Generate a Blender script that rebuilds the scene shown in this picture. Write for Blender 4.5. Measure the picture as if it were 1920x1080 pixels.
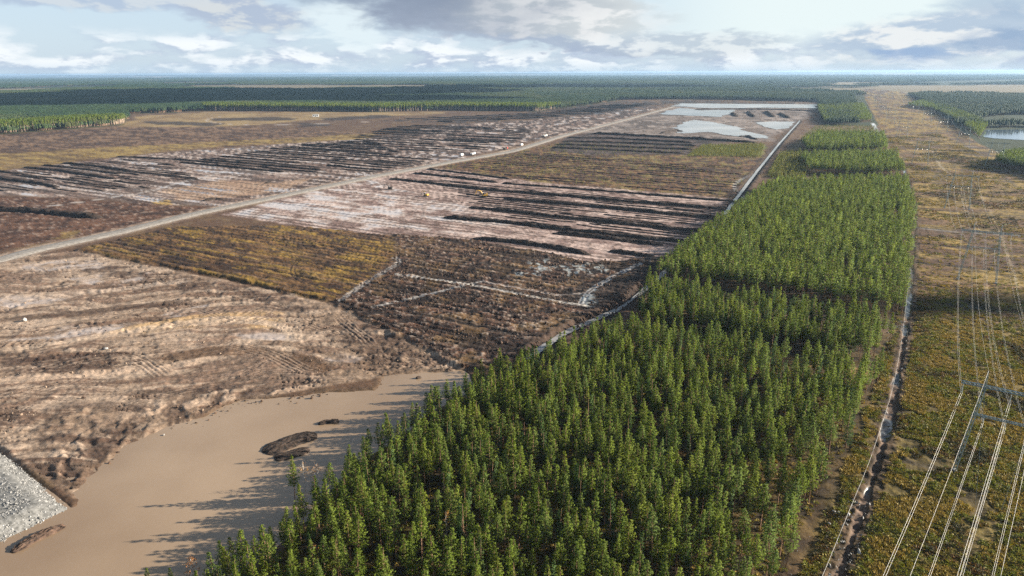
import bpy, bmesh, math, random
import numpy as np

for o in list(bpy.data.objects):
    bpy.data.objects.remove(o)
SC = bpy.context.scene
COL = SC.collection
R = math.radians

# ------------------------------------------------------------------ camera
CAM_H, F_PX, PITCH, ROLL = 120.0, 1280.0, R(17.55), R(-0.24)
cam_data = bpy.data.cameras.new('camera')
cam_data.sensor_width = 36.0
cam_data.lens = 36.0 * F_PX / 1920.0
cam_data.clip_start = 1.0
cam_data.clip_end = 120000.0
cam = bpy.data.objects.new('camera', cam_data)
COL.objects.link(cam)
from mathutils import Matrix
cam.matrix_world = (Matrix.Translation((0, 0, CAM_H)) @ Matrix.Rotation(R(90) - PITCH, 4, 'X')
                    @ Matrix.Rotation(ROLL, 4, 'Z'))
SC.camera = cam

# ------------------------------------------------------------------ world / sun / exposure
SUN_EL, SUN_AZ = R(18.5), R(86.0)          # azimuth measured from +Y (view direction) towards +X
W = bpy.data.worlds.new('World')
SC.world = W
W.use_nodes = True


def build_world():
    nt = W.node_tree
    N, L = nt.nodes, nt.links
    N.clear()

    def nd(t, **k):
        n = N.new(t)
        for a, b in k.items():
            setattr(n, a, b)
        return n

    def val(x):
        return x.outputs[0] if hasattr(x, 'outputs') else x

    def setin(sock, x):
        if isinstance(x, (int, float)):
            sock.default_value = x
        elif isinstance(x, tuple):
            sock.default_value = x if len(sock.default_value) == len(x) else (*x, 1.0)
        else:
            L.new(val(x), sock)

    def m(op, a, b=0.0, c=0.0):
        n = nd('ShaderNodeMath', operation=op)
        for i, x in enumerate((a, b, c)):
            setin(n.inputs[i], x)
        return n.outputs[0]

    def comb(x, y, z):
        n = nd('ShaderNodeCombineXYZ')
        for i, q in enumerate((x, y, z)):
            setin(n.inputs[i], q)
        return n.outputs[0]

    def noise(v, scale, detail=6.0, rough=0.55, dist=0.0):
        n = nd('ShaderNodeTexNoise')
        L.new(v, n.inputs['Vector'])
        n.inputs['Scale'].default_value = scale
        n.inputs['Detail'].default_value = detail
        n.inputs['Roughness'].default_value = rough
        n.inputs['Distortion'].default_value = dist
        return n.outputs[0]

    def sstep(x, a, b, lo=0.0, hi=1.0):
        n = nd('ShaderNodeMapRange', interpolation_type='SMOOTHSTEP')
        setin(n.inputs['Value'], x)
        n.inputs['From Min'].default_value = a
        n.inputs['From Max'].default_value = b
        n.inputs['To Min'].default_value = lo
        n.inputs['To Max'].default_value = hi
        return n.outputs[0]

    def mix(f, a, b):
        n = nd('ShaderNodeMix', data_type='RGBA')
        setin(n.inputs[0], f)
        setin(n.inputs[6], a)
        setin(n.inputs[7], b)
        return n.outputs[2]

    sky = nd('ShaderNodeTexSky', sky_type='NISHITA')
    sky.sun_disc = False
    sky.sun_elevation = SUN_EL
    sky.sun_rotation = SUN_AZ
    sky.altitude = 150.0
    sky.air_density = 1.0
    sky.dust_density = 1.0
    sky.ozone_density = 1.0
    tc = nd('ShaderNodeTexCoord')
    sp = nd('ShaderNodeSeparateXYZ')
    L.new(tc.outputs['Generated'], sp.inputs[0])
    dx, dy, dz = sp.outputs[0], sp.outputs[1], sp.outputs[2]
    az = m('ARCTAN2', dx, dy)                       # radians, + to the right
    el = m('MAXIMUM', m('ARCSINE', dz), 0.0)
    # perspective of a cloud layer: stretched at the horizon, round overhead
    k = m('DIVIDE', 1.0, m('ADD', m('MAXIMUM', dz, 0.0), 0.05))
    pl = comb(m('MULTIPLY', dx, k), m('MULTIPLY', dy, k), 0.0)
    # near-horizon billows, seen side on (heaped, flat based)
    side = comb(m('MULTIPLY', az, 9.0), m('MULTIPLY', el, 26.0), 3.7)
    n_big = noise(side, 0.62, 3.0, 0.5)
    n_bil = noise(side, 1.55, 9.0, 0.55, 0.15)
    n_fine = noise(side, 4.2, 6.0, 0.6, 0.2)
    up = comb(m('ADD', m('MULTIPLY', az, 9.0), 0.16), m('ADD', m('MULTIPLY', el, 26.0), 0.16), 3.7)
    n_up = noise(up, 1.55, 9.0, 0.55, 0.15)
    n_pl = noise(pl, 0.9, 7.0, 0.55, 0.3)
    aw = m('ADD', az, m('MULTIPLY', m('SUBTRACT', n_bil, 0.5), 0.16))
    ew = m('ADD', el, m('MULTIPLY', m('SUBTRACT', n_bil, 0.5), 0.050))
    ew = m('ADD', ew, m('MULTIPLY', m('SUBTRACT', n_fine, 0.5), 0.012))

    def blob(a0, e0, ra, re, slope=0.0, soft=0.5):
        u = m('DIVIDE', m('SUBTRACT', aw, R(a0)), R(ra))
        v = m('DIVIDE', m('SUBTRACT', m('SUBTRACT', ew, R(e0)), m('MULTIPLY', m('SUBTRACT', aw, R(a0)), slope)), R(re))
        d = m('SQRT', m('ADD', m('MULTIPLY', u, u), m('MULTIPLY', v, v)))
        return sstep(d, 1.0 - soft, 1.0 + soft, 1.0, 0.0)

    haze_v = sstep(el, R(4.0), R(24.0), 0.80, 0.08)
    base = mix(haze_v, sky, (4.5, 5.6, 6.7))             # thin veil, thickest low down
    # bright milky veil towards the right (sun side)
    veil = m('MULTIPLY', sstep(az, R(4.0), R(20.0)), sstep(el, R(0.5), R(2.4)))
    veil = m('MULTIPLY', veil, sstep(el, R(8.0), R(26.0), 1.0, 0.15))
    base = mix(m('MULTIPLY', veil, 0.92), base, (6.0, 6.75, 6.75))
    light = sstep(m('SUBTRACT', n_bil, n_up), -0.060, 0.065)
    lowc = sstep(el, R(0.5), R(2.6), 0.45, 1.0)
    bil_col = mix(light, (3.4, 4.0, 5.1), (6.9, 7.2, 7.4))
    cov_n = m('ADD', m('MULTIPLY', n_bil, 0.55), m('MULTIPLY', n_big, 0.45))
    cover = sstep(cov_n, 0.42, 0.56)
    cover = m('MULTIPLY', cover, sstep(el, R(3.3), R(2.0), 0.0, 1.0))
    cover = m('MULTIPLY', cover, sstep(veil, 0.3, 1.0, 1.0, 0.25))
    c = mix(m('MULTIPLY', cover, 0.90), base, bil_col)
    # high layer overhead
    hi = m('MULTIPLY', sstep(n_pl, 0.54, 0.68), sstep(el, R(4.5), R(9.0)))
    c = mix(m('MULTIPLY', hi, 0.8), c, mix(n_bil, (2.6, 3.1, 3.8), (5.6, 6.0, 6.3)))
    # the large clouds of the view
    g0 = blob(-30.0, 5.1, 12.0, 0.85, 0.0, 0.40)
    c = mix(m('MULTIPLY', g0, 0.8), c, mix(light, (3.2, 3.9, 5.0), (4.7, 5.1, 5.5)))
    g1 = blob(-19.5, 4.2, 4.6, 1.35, 0.0, 0.32)
    c = mix(m('MULTIPLY', g1, 0.9), c, mix(light, (3.2, 3.8, 4.8), (4.9, 5.2, 5.4)))
    w1 = blob(-12.5, 3.3, 3.0, 1.6, -0.3, 0.4)
    c = mix(m('MULTIPLY', w1, 0.85), c, (5.7, 6.5, 6.8))
    big = blob(-1.0, 4.7, 12.5, 2.4, -0.075, 0.26)
    shade = sstep(m('ADD', az, m('MULTIPLY', n_bil, 0.24)), R(-1.0), R(16.0))
    edge_l = sstep(m('SUBTRACT', ew, m('MULTIPLY', az, -0.075)), R(2.2), R(5.5), 1.0, 0.0)
    big_col = mix(shade, mix(m('MULTIPLY', edge_l, n_fine), (1.75, 2.15, 2.9), (3.2, 3.7, 4.6)), mix(light, (4.6, 4.95, 5.1), (6.2, 6.3, 6.3)))
    c = mix(m('MULTIPLY', big, 0.96), c, big_col)
    under = blob(5.0, 1.85, 9.0, 0.36, -0.10, 0.6)
    c = mix(m('MULTIPLY', under, 0.75), c, (2.7, 3.3, 4.3))
    b2 = blob(13.5, 1.9, 6.5, 1.0, 0.0, 0.35)
    c = mix(m('MULTIPLY', b2, 0.75), c, mix(light, (3.5, 4.1, 4.8), (5.4, 5.8, 6.0)))
    b3 = blob(31.0, 2.3, 8.5, 1.6, 0.10, 0.30)
    c = mix(m('MULTIPLY', b3, 0.9), c, mix(light, (3.3, 4.1, 5.1), (6.0, 6.2, 6.3)))
    b4 = blob(35.5, 1.9, 3.6, 0.7, 0.0, 0.4)
    c = mix(m('MULTIPLY', b4, 0.85), c, (2.3, 3.2, 4.5))
    b6 = blob(34.5, 4.3, 3.0, 1.0, 0.0, 0.4)
    c = mix(m('MULTIPLY', b6, 0.7), c, (2.8, 3.7, 4.8))
    b5 = blob(28.5, 1.1, 2.6, 0.45, 0.0, 0.5)
    c = mix(m('MULTIPLY', b5, 0.8), c, (2.3, 3.3, 4.9))
    # horizon air
    hz = sstep(el, R(-0.1), R(1.0), 1.0, 0.0)
    c = mix(m('MULTIPLY', hz, 0.65), c, (4.0, 5.1, 6.0))
    bg = nd('ShaderNodeBackground')
    L.new(c, bg.inputs[0])
    bg.inputs[1].default_value = 0.0485
    out = nd('ShaderNodeOutputWorld')
    L.new(bg.outputs[0], out.inputs[0])


build_world()
sun_data = bpy.data.lights.new('sun', 'SUN')
sun_data.energy = 5.0
sun_data.angle = R(0.53)
sun_data.color = (1.0, 0.90, 0.76)
sun = bpy.data.objects.new('sun', sun_data)
COL.objects.link(sun)
sun.rotation_euler = (R(90) - SUN_EL, 0, math.pi - SUN_AZ)
SC.view_settings.view_transform = 'Standard'
SC.view_settings.look = 'None'
SC.view_settings.gamma = 1.0
SC.view_settings.use_curve_mapping = False
SC.view_settings.exposure = 1.55
SC.render.engine = 'CYCLES'
SC.cycles.use_denoising = False
SC.cycles.max_bounces = 6
SC.cycles.diffuse_bounces = 2
SC.cycles.glossy_bounces = 2
SC.cycles.transmission_bounces = 2
SC.cycles.volume_bounces = 0
SC.cycles.transparent_max_bounces = 4
SC.cycles.sample_clamp_indirect = 4.0

# ------------------------------------------------------------------ helpers
rng = np.random.default_rng(7)
random.seed(7)


def gp(px, py, z=0.0):
    """world point of the plane z seen at photograph position (px, py)"""
    u, v = (px - 960) / F_PX, (540 - py) / F_PX
    c, s = math.cos(ROLL), math.sin(ROLL)
    u, v = c * u - s * v, s * u + c * v
    d = (u, math.cos(PITCH) + v * math.sin(PITCH), -math.sin(PITCH) + v * math.cos(PITCH))
    t = (z - CAM_H) / d[2]
    return np.array([t * d[0], t * d[1], z])


def P(pts, z=0.0):
    return np.array([gp(x, y, z)[:2] for x, y in pts])


def project(x, y, z):
    d = y * math.cos(PITCH) - (z - CAM_H) * math.sin(PITCH)
    v = (y * math.sin(PITCH) + (z - CAM_H) * math.cos(PITCH)) / d
    u = x / d
    c, s = math.cos(-ROLL), math.sin(-ROLL)
    u, v = c * u - s * v, s * u + c * v
    return 960 + F_PX * u, 540 - F_PX * v, d


_T = np.random.default_rng(12345).random((512, 512)).astype(np.float32)
_TF = _T.ravel()


def vnoise(x, y, seed=0):
    x = x + (seed * 37.71) % 512
    y = y + (seed * 91.37) % 512
    ix, iy = np.floor(x), np.floor(y)
    fx, fy = (x - ix).astype(np.float32), (y - iy).astype(np.float32)
    fx = fx * fx * (3 - 2 * fx)
    fy = fy * fy * (3 - 2 * fy)
    i0, j0 = ix.astype(np.int32) & 511, iy.astype(np.int32) & 511
    i1, j1 = (i0 + 1) & 511, ((j0 + 1) & 511) << 9
    j0 = j0 << 9
    a, b, c, d = _TF[j0 + i0], _TF[j0 + i1], _TF[j1 + i0], _TF[j1 + i1]
    a = a + (b - a) * fx
    c = c + (d - c) * fx
    return a + (c - a) * fy


def fbm(x, y, scale, octv=4, seed=0, rough=0.55):
    x, y = np.asarray(x, float) / scale, np.asarray(y, float) / scale
    t, amp, tot = 0.0, 1.0, 0.0
    for i in range(octv):
        t = t + amp * vnoise(x * 2 ** i + 17.3 * i, y * 2 ** i - 9.1 * i, seed + 31 * i)
        tot += amp
        amp *= rough
    return t / tot


def sst(x, a, b):
    t = np.clip((x - a) / (b - a), 0, 1)
    return t * t * (3 - 2 * t)


def sdf(X, Y, poly):
    d = np.full(X.shape, 1e18)
    inside = np.zeros(X.shape, bool)
    n = len(poly)
    for i in range(n):
        x0, y0 = poly[i]
        x1, y1 = poly[(i + 1) % n]
        ex, ey = x1 - x0, y1 - y0
        t = np.clip(((X - x0) * ex + (Y - y0) * ey) / (ex * ex + ey * ey + 1e-9), 0, 1)
        d = np.minimum(d, (X - x0 - t * ex) ** 2 + (Y - y0 - t * ey) ** 2)
        if abs(ey) > 1e-9:
            c = ((y0 > Y) != (y1 > Y)) & (X < (x1 - x0) * (Y - y0) / (y1 - y0) + x0)
            inside ^= c
    d = np.sqrt(d)
    return np.where(inside, -d, d)


def sdf_box(X, Y, poly, pad=40.0):
    lo, hi = poly.min(0) - pad, poly.max(0) + pad
    k = (X > lo[0]) & (X < hi[0]) & (Y > lo[1]) & (Y < hi[1])
    d = np.full(X.shape, 1e3)
    d[k] = sdf(X[k], Y[k], poly)
    return d


def pl_dist(X, Y, line):
    """distance to a polyline, signed side, and running length"""
    best = np.full(X.shape, 1e18)
    side = np.zeros(X.shape)
    run = np.zeros(X.shape)
    acc = 0.0
    for i in range(len(line) - 1):
        x0, y0 = line[i]
        x1, y1 = line[i + 1]
        ex, ey = x1 - x0, y1 - y0
        ln = math.hypot(ex, ey)
        t = np.clip(((X - x0) * ex + (Y - y0) * ey) / (ln * ln), 0, 1)
        d = (X - x0 - t * ex) ** 2 + (Y - y0 - t * ey) ** 2
        k = d < best
        best = np.where(k, d, best)
        side = np.where(k, ((X - x0) * ey - (Y - y0) * ex) / ln, side)
        run = np.where(k, acc + t * ln, run)
        acc += ln
    return np.sqrt(best), side, run


def smooth_line(p, it=3):
    for _ in range(it):
        if len(p) < 3:
            return p
        a, b = p[:-1] * .75 + p[1:] * .25, p[:-1] * .25 + p[1:] * .75
        p = np.vstack([p[:1], np.stack([a, b], 1).reshape(-1, p.shape[1]), p[-1:]])
    return p


def tag(o, label=None, cat=None, group=None, kind=None):
    for k, v in (('label', label), ('category', cat), ('group', group), ('kind', kind)):
        if v:
            o[k] = v
    return o


def empty(name, loc=(0, 0, 0), rz=0.0):
    o = bpy.data.objects.new(name, None)
    COL.objects.link(o)
    o.location = loc
    o.rotation_euler = (0, 0, rz)
    o.empty_display_size = 0.5
    return o


def mesh_np(name, V, Fq=None, Ft=None, smooth=False):
    me = bpy.data.meshes.new(name)
    V = np.asarray(V, np.float32)
    nq = 0 if Fq is None else len(Fq)
    ntq = 0 if Ft is None else len(Ft)
    me.vertices.add(len(V))
    me.vertices.foreach_set('co', V.ravel())
    if nq + ntq:
        loops, starts = [], []
        if nq:
            loops.append(np.asarray(Fq, np.int32).ravel())
            starts.append(np.arange(nq, dtype=np.int32) * 4)
        if ntq:
            loops.append(np.asarray(Ft, np.int32).ravel())
            starts.append(nq * 4 + np.arange(ntq, dtype=np.int32) * 3)
        loops, starts = np.concatenate(loops), np.concatenate(starts)
        me.loops.add(len(loops))
        me.loops.foreach_set('vertex_index', loops)
        me.polygons.add(nq + ntq)
        me.polygons.foreach_set('loop_start', starts)
        if smooth:
            me.polygons.foreach_set('use_smooth', np.ones(nq + ntq, bool))
    me.update(calc_edges=True)
    return me


def obj(name, me, mat=None, parent=None, loc=None):
    o = bpy.data.objects.new(name, me)
    COL.objects.link(o)
    if mat and len(me.materials) == 0:
        me.materials.append(mat)
    if parent:
        o.parent = parent
    if loc is not None:
        o.location = loc
    return o


class MB:
    """collects boxes, bars and tubes for one mesh"""

    def __init__(self):
        self.v, self.f = [], []

    def add(self, vs, fs):
        b = len(self.v)
        self.v += [tuple(p) for p in vs]
        self.f += [tuple(b + i for i in f) for f in fs]
        return self

    def box(self, c, s, top=(1, 1), rz=0.0, shift=(0, 0)):
        x, y, z = s[0] / 2, s[1] / 2, s[2] / 2
        vs = []
        for k, (tx, ty) in ((-1, (1, 1)), (1, top)):
            for sx, sy in ((-1, -1), (1, -1), (1, 1), (-1, 1)):
                px = sx * x * tx + (shift[0] if k > 0 else 0)
                py = sy * y * ty + (shift[1] if k > 0 else 0)
                vs.append((c[0] + px * math.cos(rz) - py * math.sin(rz), c[1] + px * math.sin(rz) + py * math.cos(rz), c[2] + k * z))
        return self.add(vs, [(3, 2, 1, 0), (4, 5, 6, 7), (0, 1, 5, 4), (1, 2, 6, 5), (2, 3, 7, 6), (3, 0, 4, 7)])

    def tube(self, pts, r, n=5, cap=True):
        pts = [np.asarray(p, float) for p in pts]
        rr = r if hasattr(r, '__len__') else [r] * len(pts)
        vs, fs = [], []
        for i, p in enumerate(pts):
            t = pts[min(i + 1, len(pts) - 1)] - pts[max(i - 1, 0)]
            t = t / (np.linalg.norm(t) + 1e-9)
            a = np.cross(t, (0, 0, 1)) if abs(t[2]) < 0.95 else np.cross(t, (0, 1, 0))
            a /= np.linalg.norm(a)
            b = np.cross(t, a)
            for k in range(n):
                w = 2 * math.pi * k / n
                vs.append(p + rr[i] * (a * math.cos(w) + b * math.sin(w)))
        for i in range(len(pts) - 1):
            for k in range(n):
                k2 = (k + 1) % n
                fs.append((i * n + k, i * n + k2, (i + 1) * n + k2, (i + 1) * n + k))
        if cap:
            fs.append(tuple(range(n))[::-1])
            fs.append(tuple((len(pts) - 1) * n + k for k in range(n)))
        return self.add(vs, fs)

    def build(self, name, mat, parent=None, smooth=False):
        me = bpy.data.meshes.new(name)
        me.from_pydata(self.v, [], self.f)
        if smooth:
            me.polygons.foreach_set('use_smooth', np.ones(len(me.polygons), bool))
        me.update()
        return obj(name, me, mat, parent)


# ------------------------------------------------------------------ materials
def mat_base(name):
    m = bpy.data.materials.new(name)
    m.use_nodes = True
    nt = m.node_tree
    b = nt.nodes['Principled BSDF']
    return m, nt, b


def n_noise(nt, scale, detail=4, rough=0.6, coord='Object', vec_scale=None):
    tc = nt.nodes.new('ShaderNodeTexCoord')
    n = nt.nodes.new('ShaderNodeTexNoise')
    src = tc.outputs[coord]
    if vec_scale:
        mp = nt.nodes.new('ShaderNodeMapping')
        mp.inputs['Scale'].default_value = vec_scale
        nt.links.new(src, mp.inputs[0])
        src = mp.outputs[0]
    nt.links.new(src, n.inputs['Vector'])
    n.inputs['Scale'].default_value = scale
    n.inputs['Detail'].default_value = detail
    n.inputs['Roughness'].default_value = rough
    return n.outputs[0]


def n_ramp(nt, fac, stops):
    r = nt.nodes.new('ShaderNodeValToRGB')
    e = r.color_ramp.elements
    while len(e) < len(stops):
        e.new(0.5)
    for i, (p, c) in enumerate(stops):
        e[i].position = p
        e[i].color = (*c, 1.0) if len(c) == 3 else c
    nt.links.new(fac, r.inputs[0])
    return r.outputs[0]


def n_bump(nt, fac, bsdf, strength=0.4, dist=0.1):
    b = nt.nodes.new('ShaderNodeBump')
    b.inputs['Strength'].default_value = strength
    b.inputs['Distance'].default_value = dist
    nt.links.new(fac, b.inputs['Height'])
    nt.links.new(b.outputs[0], bsdf.inputs['Normal'])


def mat_noise(name, c1, c2, scale, rough=0.9, bump=0.0, bdist=0.1, spec=0.3, metallic=0.0, lo=0.35, hi=0.65, detail=5, vec_scale=None):
    m, nt, b = mat_base(name)
    f = n_noise(nt, scale, detail, 0.6, 'Object', vec_scale)
    nt.links.new(n_ramp(nt, f, [(lo, c1), (hi, c2)]), b.inputs['Base Color'])
    b.inputs['Roughness'].default_value = rough
    b.inputs['Specular IOR Level'].default_value = spec
    b.inputs['Metallic'].default_value = metallic
    if bump:
        n_bump(nt, f, b, bump, bdist)
    return m


def mat_foliage(name, cols, trans=0.25, hue_noise=True):
    """leaf colour varies per tree (Random) and through the crown (noise)"""
    m, nt, b = mat_base(name)
    oi = nt.nodes.new('ShaderNodeObjectInfo')
    rc = n_ramp(nt, oi.outputs['Random'], [(i / (len(cols) - 1), c) for i, c in enumerate(cols)])
    f = n_noise(nt, 0.9, 3, 0.6)
    k = n_ramp(nt, f, [(0.3, (0.6, 0.6, 0.6)), (0.7, (1.35, 1.35, 1.3))])
    mx = nt.nodes.new('ShaderNodeMix')
    mx.data_type = 'RGBA'
    mx.blend_type = 'MULTIPLY'
    mx.inputs[0].default_value = 1.0
    nt.links.new(rc, mx.inputs[6])
    nt.links.new(k, mx.inputs[7])
    c = mx.outputs[2]
    nt.links.new(c, b.inputs['Base Color'])
    b.inputs['Roughness'].default_value = 0.65
    b.inputs['Specular IOR Level'].default_value = 0.25
    tr = nt.nodes.new('ShaderNodeBsdfTranslucent')
    nt.links.new(c, tr.inputs[0])
    ms = nt.nodes.new('ShaderNodeMixShader')
    ms.inputs[0].default_value = trans
    nt.links.new(b.outputs[0], ms.inputs[1])
    nt.links.new(tr.outputs[0], ms.inputs[2])
    nt.links.new(ms.outputs[0], nt.nodes['Material Output'].inputs[0])
    return m


M = {}
M['needles'] = mat_foliage('pine_needles', [(0.102, 0.155, 0.021), (0.158, 0.216, 0.026), (0.185, 0.242, 0.028), (0.142, 0.206, 0.046), (0.210, 0.252, 0.028)], .42)
M['spruce'] = mat_foliage('spruce_needles', [(0.050, 0.100, 0.022), (0.070, 0.125, 0.026), (0.085, 0.135, 0.040)], .3)
M['needles_far'] = mat_foliage('far_needles', [(0.022, 0.050, 0.024), (0.050, 0.086, 0.032), (0.032, 0.066, 0.034), (0.062, 0.092, 0.034), (0.028, 0.060, 0.030)])
M['needles_light'] = mat_foliage('light_far_needles', [(0.055, 0.090, 0.034), (0.075, 0.105, 0.036), (0.062, 0.095, 0.042), (0.11, 0.11, 0.04)])
M['sapling'] = mat_foliage('sapling_leaves', [(0.12, 0.15, 0.02), (0.19, 0.20, 0.03), (0.22, 0.20, 0.04)])
M['birch_leaf'] = mat_foliage('autumn_birch_leaves', [(0.26, 0.10, 0.02), (0.33, 0.17, 0.03), (0.30, 0.13, 0.04)])
M['yellow_leaf'] = mat_foliage('yellow_leaves', [(0.42, 0.27, 0.03), (0.38, 0.22, 0.03)])
M['shrub_dark'] = mat_foliage('dark_heather', [(0.050, 0.050, 0.012), (0.080, 0.062, 0.018), (0.060, 0.070, 0.014)])
M['shrub_brown'] = mat_foliage('brown_heather', [(0.14, 0.080, 0.028), (0.20, 0.11, 0.032), (0.12, 0.085, 0.022)])
M['shrub_olive'] = mat_foliage('olive_shrub', [(0.20, 0.175, 0.022), (0.26, 0.205, 0.026), (0.16, 0.155, 0.02)])
M['shrub_green'] = mat_foliage('green_shrub', [(0.14, 0.160, 0.018), (0.20, 0.20, 0.022), (0.12, 0.135, 0.018)])
M['gold_shrub'] = mat_foliage('golden_grass', [(0.26, 0.18, 0.035), (0.34, 0.24, 0.05), (0.22, 0.17, 0.03)])
M['bark'] = mat_noise('pine_bark', (0.16, 0.09, 0.055), (0.34, 0.21, 0.13), 1.2, 0.9, 0.3, vec_scale=(1, 1, 0.3))
M['sunlit_bark'] = mat_noise('sunlit_bark', (0.30, 0.22, 0.16), (0.48, 0.37, 0.28), 1.2, 0.9)  # pine bark lightened so the far edge trunks look sunlit
M['birch_bark'] = mat_noise('birch_bark', (0.25, 0.22, 0.19), (0.62, 0.58, 0.53), 2.0, 0.8, vec_scale=(1, 1, 2.0))
M['peat'] = mat_noise('black_peat', (0.008, 0.007, 0.006), (0.095, 0.064, 0.048), 0.9, 0.9, 0.8, 0.35, lo=0.36, hi=0.78)
M['peat_brown'] = mat_noise('brown_peat', (0.022, 0.016, 0.013), (0.13, 0.08, 0.055), 0.7, 0.9, 0.8, 0.35)
M['tan_clod'] = mat_noise('tan_soil', (0.16, 0.11, 0.075), (0.34, 0.25, 0.18), 0.7, 0.9, 0.4)
M['gravel'] = mat_noise('road_gravel', (0.16, 0.145, 0.125), (0.30, 0.27, 0.24), 0.5, 0.85, 0.2, 0.05)
M['pad_gravel'] = mat_noise('crushed_stone', (0.085, 0.084, 0.078), (0.22, 0.216, 0.205), 0.9, 0.9, 0.4, 0.1)
M['pad_stone'] = mat_noise('grey_crushed_stone', (0.10, 0.10, 0.098), (0.36, 0.355, 0.345), 0.5, 0.9, lo=.3, hi=.7)
M['stone'] = mat_noise('pale_stone', (0.14, 0.138, 0.135), (0.50, 0.485, 0.46), 0.6, 0.85, 0.2, 0.1, lo=0.3, hi=0.7)
M['steel'] = mat_noise('galvanised_steel', (0.17, 0.22, 0.23), (0.28, 0.34, 0.35), 0.7, 0.5, metallic=0.3)
M['conductor'] = mat_noise('aluminium_wire', (0.26, 0.255, 0.24), (0.38, 0.37, 0.35), 0.2, 0.5, metallic=0.1, spec=0.5)
M['insulator'] = mat_noise('insulator_glass', (0.30, 0.36, 0.36), (0.45, 0.5, 0.5), 2.0, 0.3, spec=0.6)
M['concrete'] = mat_noise('concrete', (0.42, 0.41, 0.38), (0.58, 0.56, 0.52), 0.8, 0.9)
M['wood_pole'] = mat_noise('weathered_pole', (0.16, 0.12, 0.09), (0.30, 0.25, 0.2), 1.5, 0.9)
M['yellow_paint'] = mat_noise('machine_yellow', (0.50, 0.27, 0.03), (0.62, 0.36, 0.05), 1.5, 0.5)
M['orange_paint'] = mat_noise('machine_orange', (0.45, 0.14, 0.03), (0.55, 0.2, 0.05), 1.5, 0.5)
M['white_paint'] = mat_noise('white_paint', (0.66, 0.66, 0.65), (0.80, 0.80, 0.79), 1.5, 0.5)
M['black_rubber'] = mat_noise('dirty_rubber', (0.02, 0.018, 0.016), (0.06, 0.05, 0.04), 2.0, 0.85)
M['glass'] = mat_noise('cab_glass', (0.02, 0.025, 0.03), (0.05, 0.06, 0.07), 1.0, 0.1, spec=0.8)
M['red_paint'] = mat_noise('red_paint', (0.35, 0.04, 0.03), (0.45, 0.07, 0.05), 1.5, 0.5)


def mat_water(name, c1, c2, scale, rough, spec, bump=0.05, bscale=0.35):
    m, nt, b = mat_base(name)
    f = n_noise(nt, scale, 4, 0.5)
    nt.links.new(n_ramp(nt, f, [(0.35, c1), (0.65, c2)]), b.inputs['Base Color'])
    b.inputs['Roughness'].default_value = rough
    b.inputs['Specular IOR Level'].default_value = spec
    if bump:
        n_bump(nt, n_noise(nt, bscale, 3, 0.6), b, bump, 0.3)
    return m


M['muddy'] = mat_water('turbid_brown_water', (0.220, 0.150, 0.092), (0.315, 0.228, 0.150), 0.014, 0.22, 0.5, 0.06, 0.5)
M['water'] = mat_water('open_water', (0.14, 0.145, 0.145), (0.25, 0.24, 0.23), 0.012, 0.22, 0.5, 0.03)
M['pale_water'] = mat_water('silty_water', (0.20, 0.195, 0.19), (0.36, 0.345, 0.33), 0.012, 0.22, 0.5, 0.03)
M['lake'] = mat_water('lake_water', (0.10, 0.14, 0.18), (0.14, 0.18, 0.22), 0.01, 0.08, 0.8, 0.02)


def mat_ground():
    m, nt, b = mat_base('site_ground')
    L = nt.links
    at = nt.nodes.new('ShaderNodeAttribute')
    at.attribute_name = 'soil'
    wt = nt.nodes.new('ShaderNodeAttribute')
    wt.attribute_name = 'wet'
    f1 = n_noise(nt, 0.55, 6, 0.7)
    f2 = n_noise(nt, 0.11, 5, 0.6)
    k = n_ramp(nt, f1, [(0.30, (0.58, 0.57, 0.56)), (0.70, (1.42, 1.42, 1.42))])
    k2 = n_ramp(nt, f2, [(0.30, (0.80, 0.80, 0.80)), (0.70, (1.2, 1.2, 1.2))])

    def mul(a, c):
        mx = nt.nodes.new('ShaderNodeMix')
        mx.data_type = 'RGBA'
        mx.blend_type = 'MULTIPLY'
        mx.inputs[0].default_value = 1.0
        L.new(a, mx.inputs[6])
        L.new(c, mx.inputs[7])
        return mx.outputs[2]
    L.new(mul(mul(at.outputs['Color'], k), k2), b.inputs['Base Color'])
    r = n_ramp(nt, wt.outputs['Fac'], [(0.0, (0.92, 0.92, 0.92)), (0.5, (0.5, 0.5, 0.5)), (1.0, (0.10, 0.10, 0.10))])
    L.new(r, b.inputs['Roughness'])
    s = n_ramp(nt, wt.outputs['Fac'], [(0.0, (0.2, 0.2, 0.2)), (1.0, (0.7, 0.7, 0.7))])
    L.new(s, b.inputs['Specular IOR Level'])
    bp = nt.nodes.new('ShaderNodeBump')
    bp.inputs['Distance'].default_value = 0.35
    inv = nt.nodes.new('ShaderNodeMath')
    inv.operation = 'SUBTRACT'
    inv.use_clamp = True
    inv.inputs[0].default_value = 0.75
    L.new(wt.outputs['Fac'], inv.inputs[1])
    L.new(inv.outputs[0], bp.inputs['Strength'])
    L.new(f1, bp.inputs['Height'])
    L.new(bp.outputs[0], b.inputs['Normal'])
    return m


M['ground'] = mat_ground()

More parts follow.
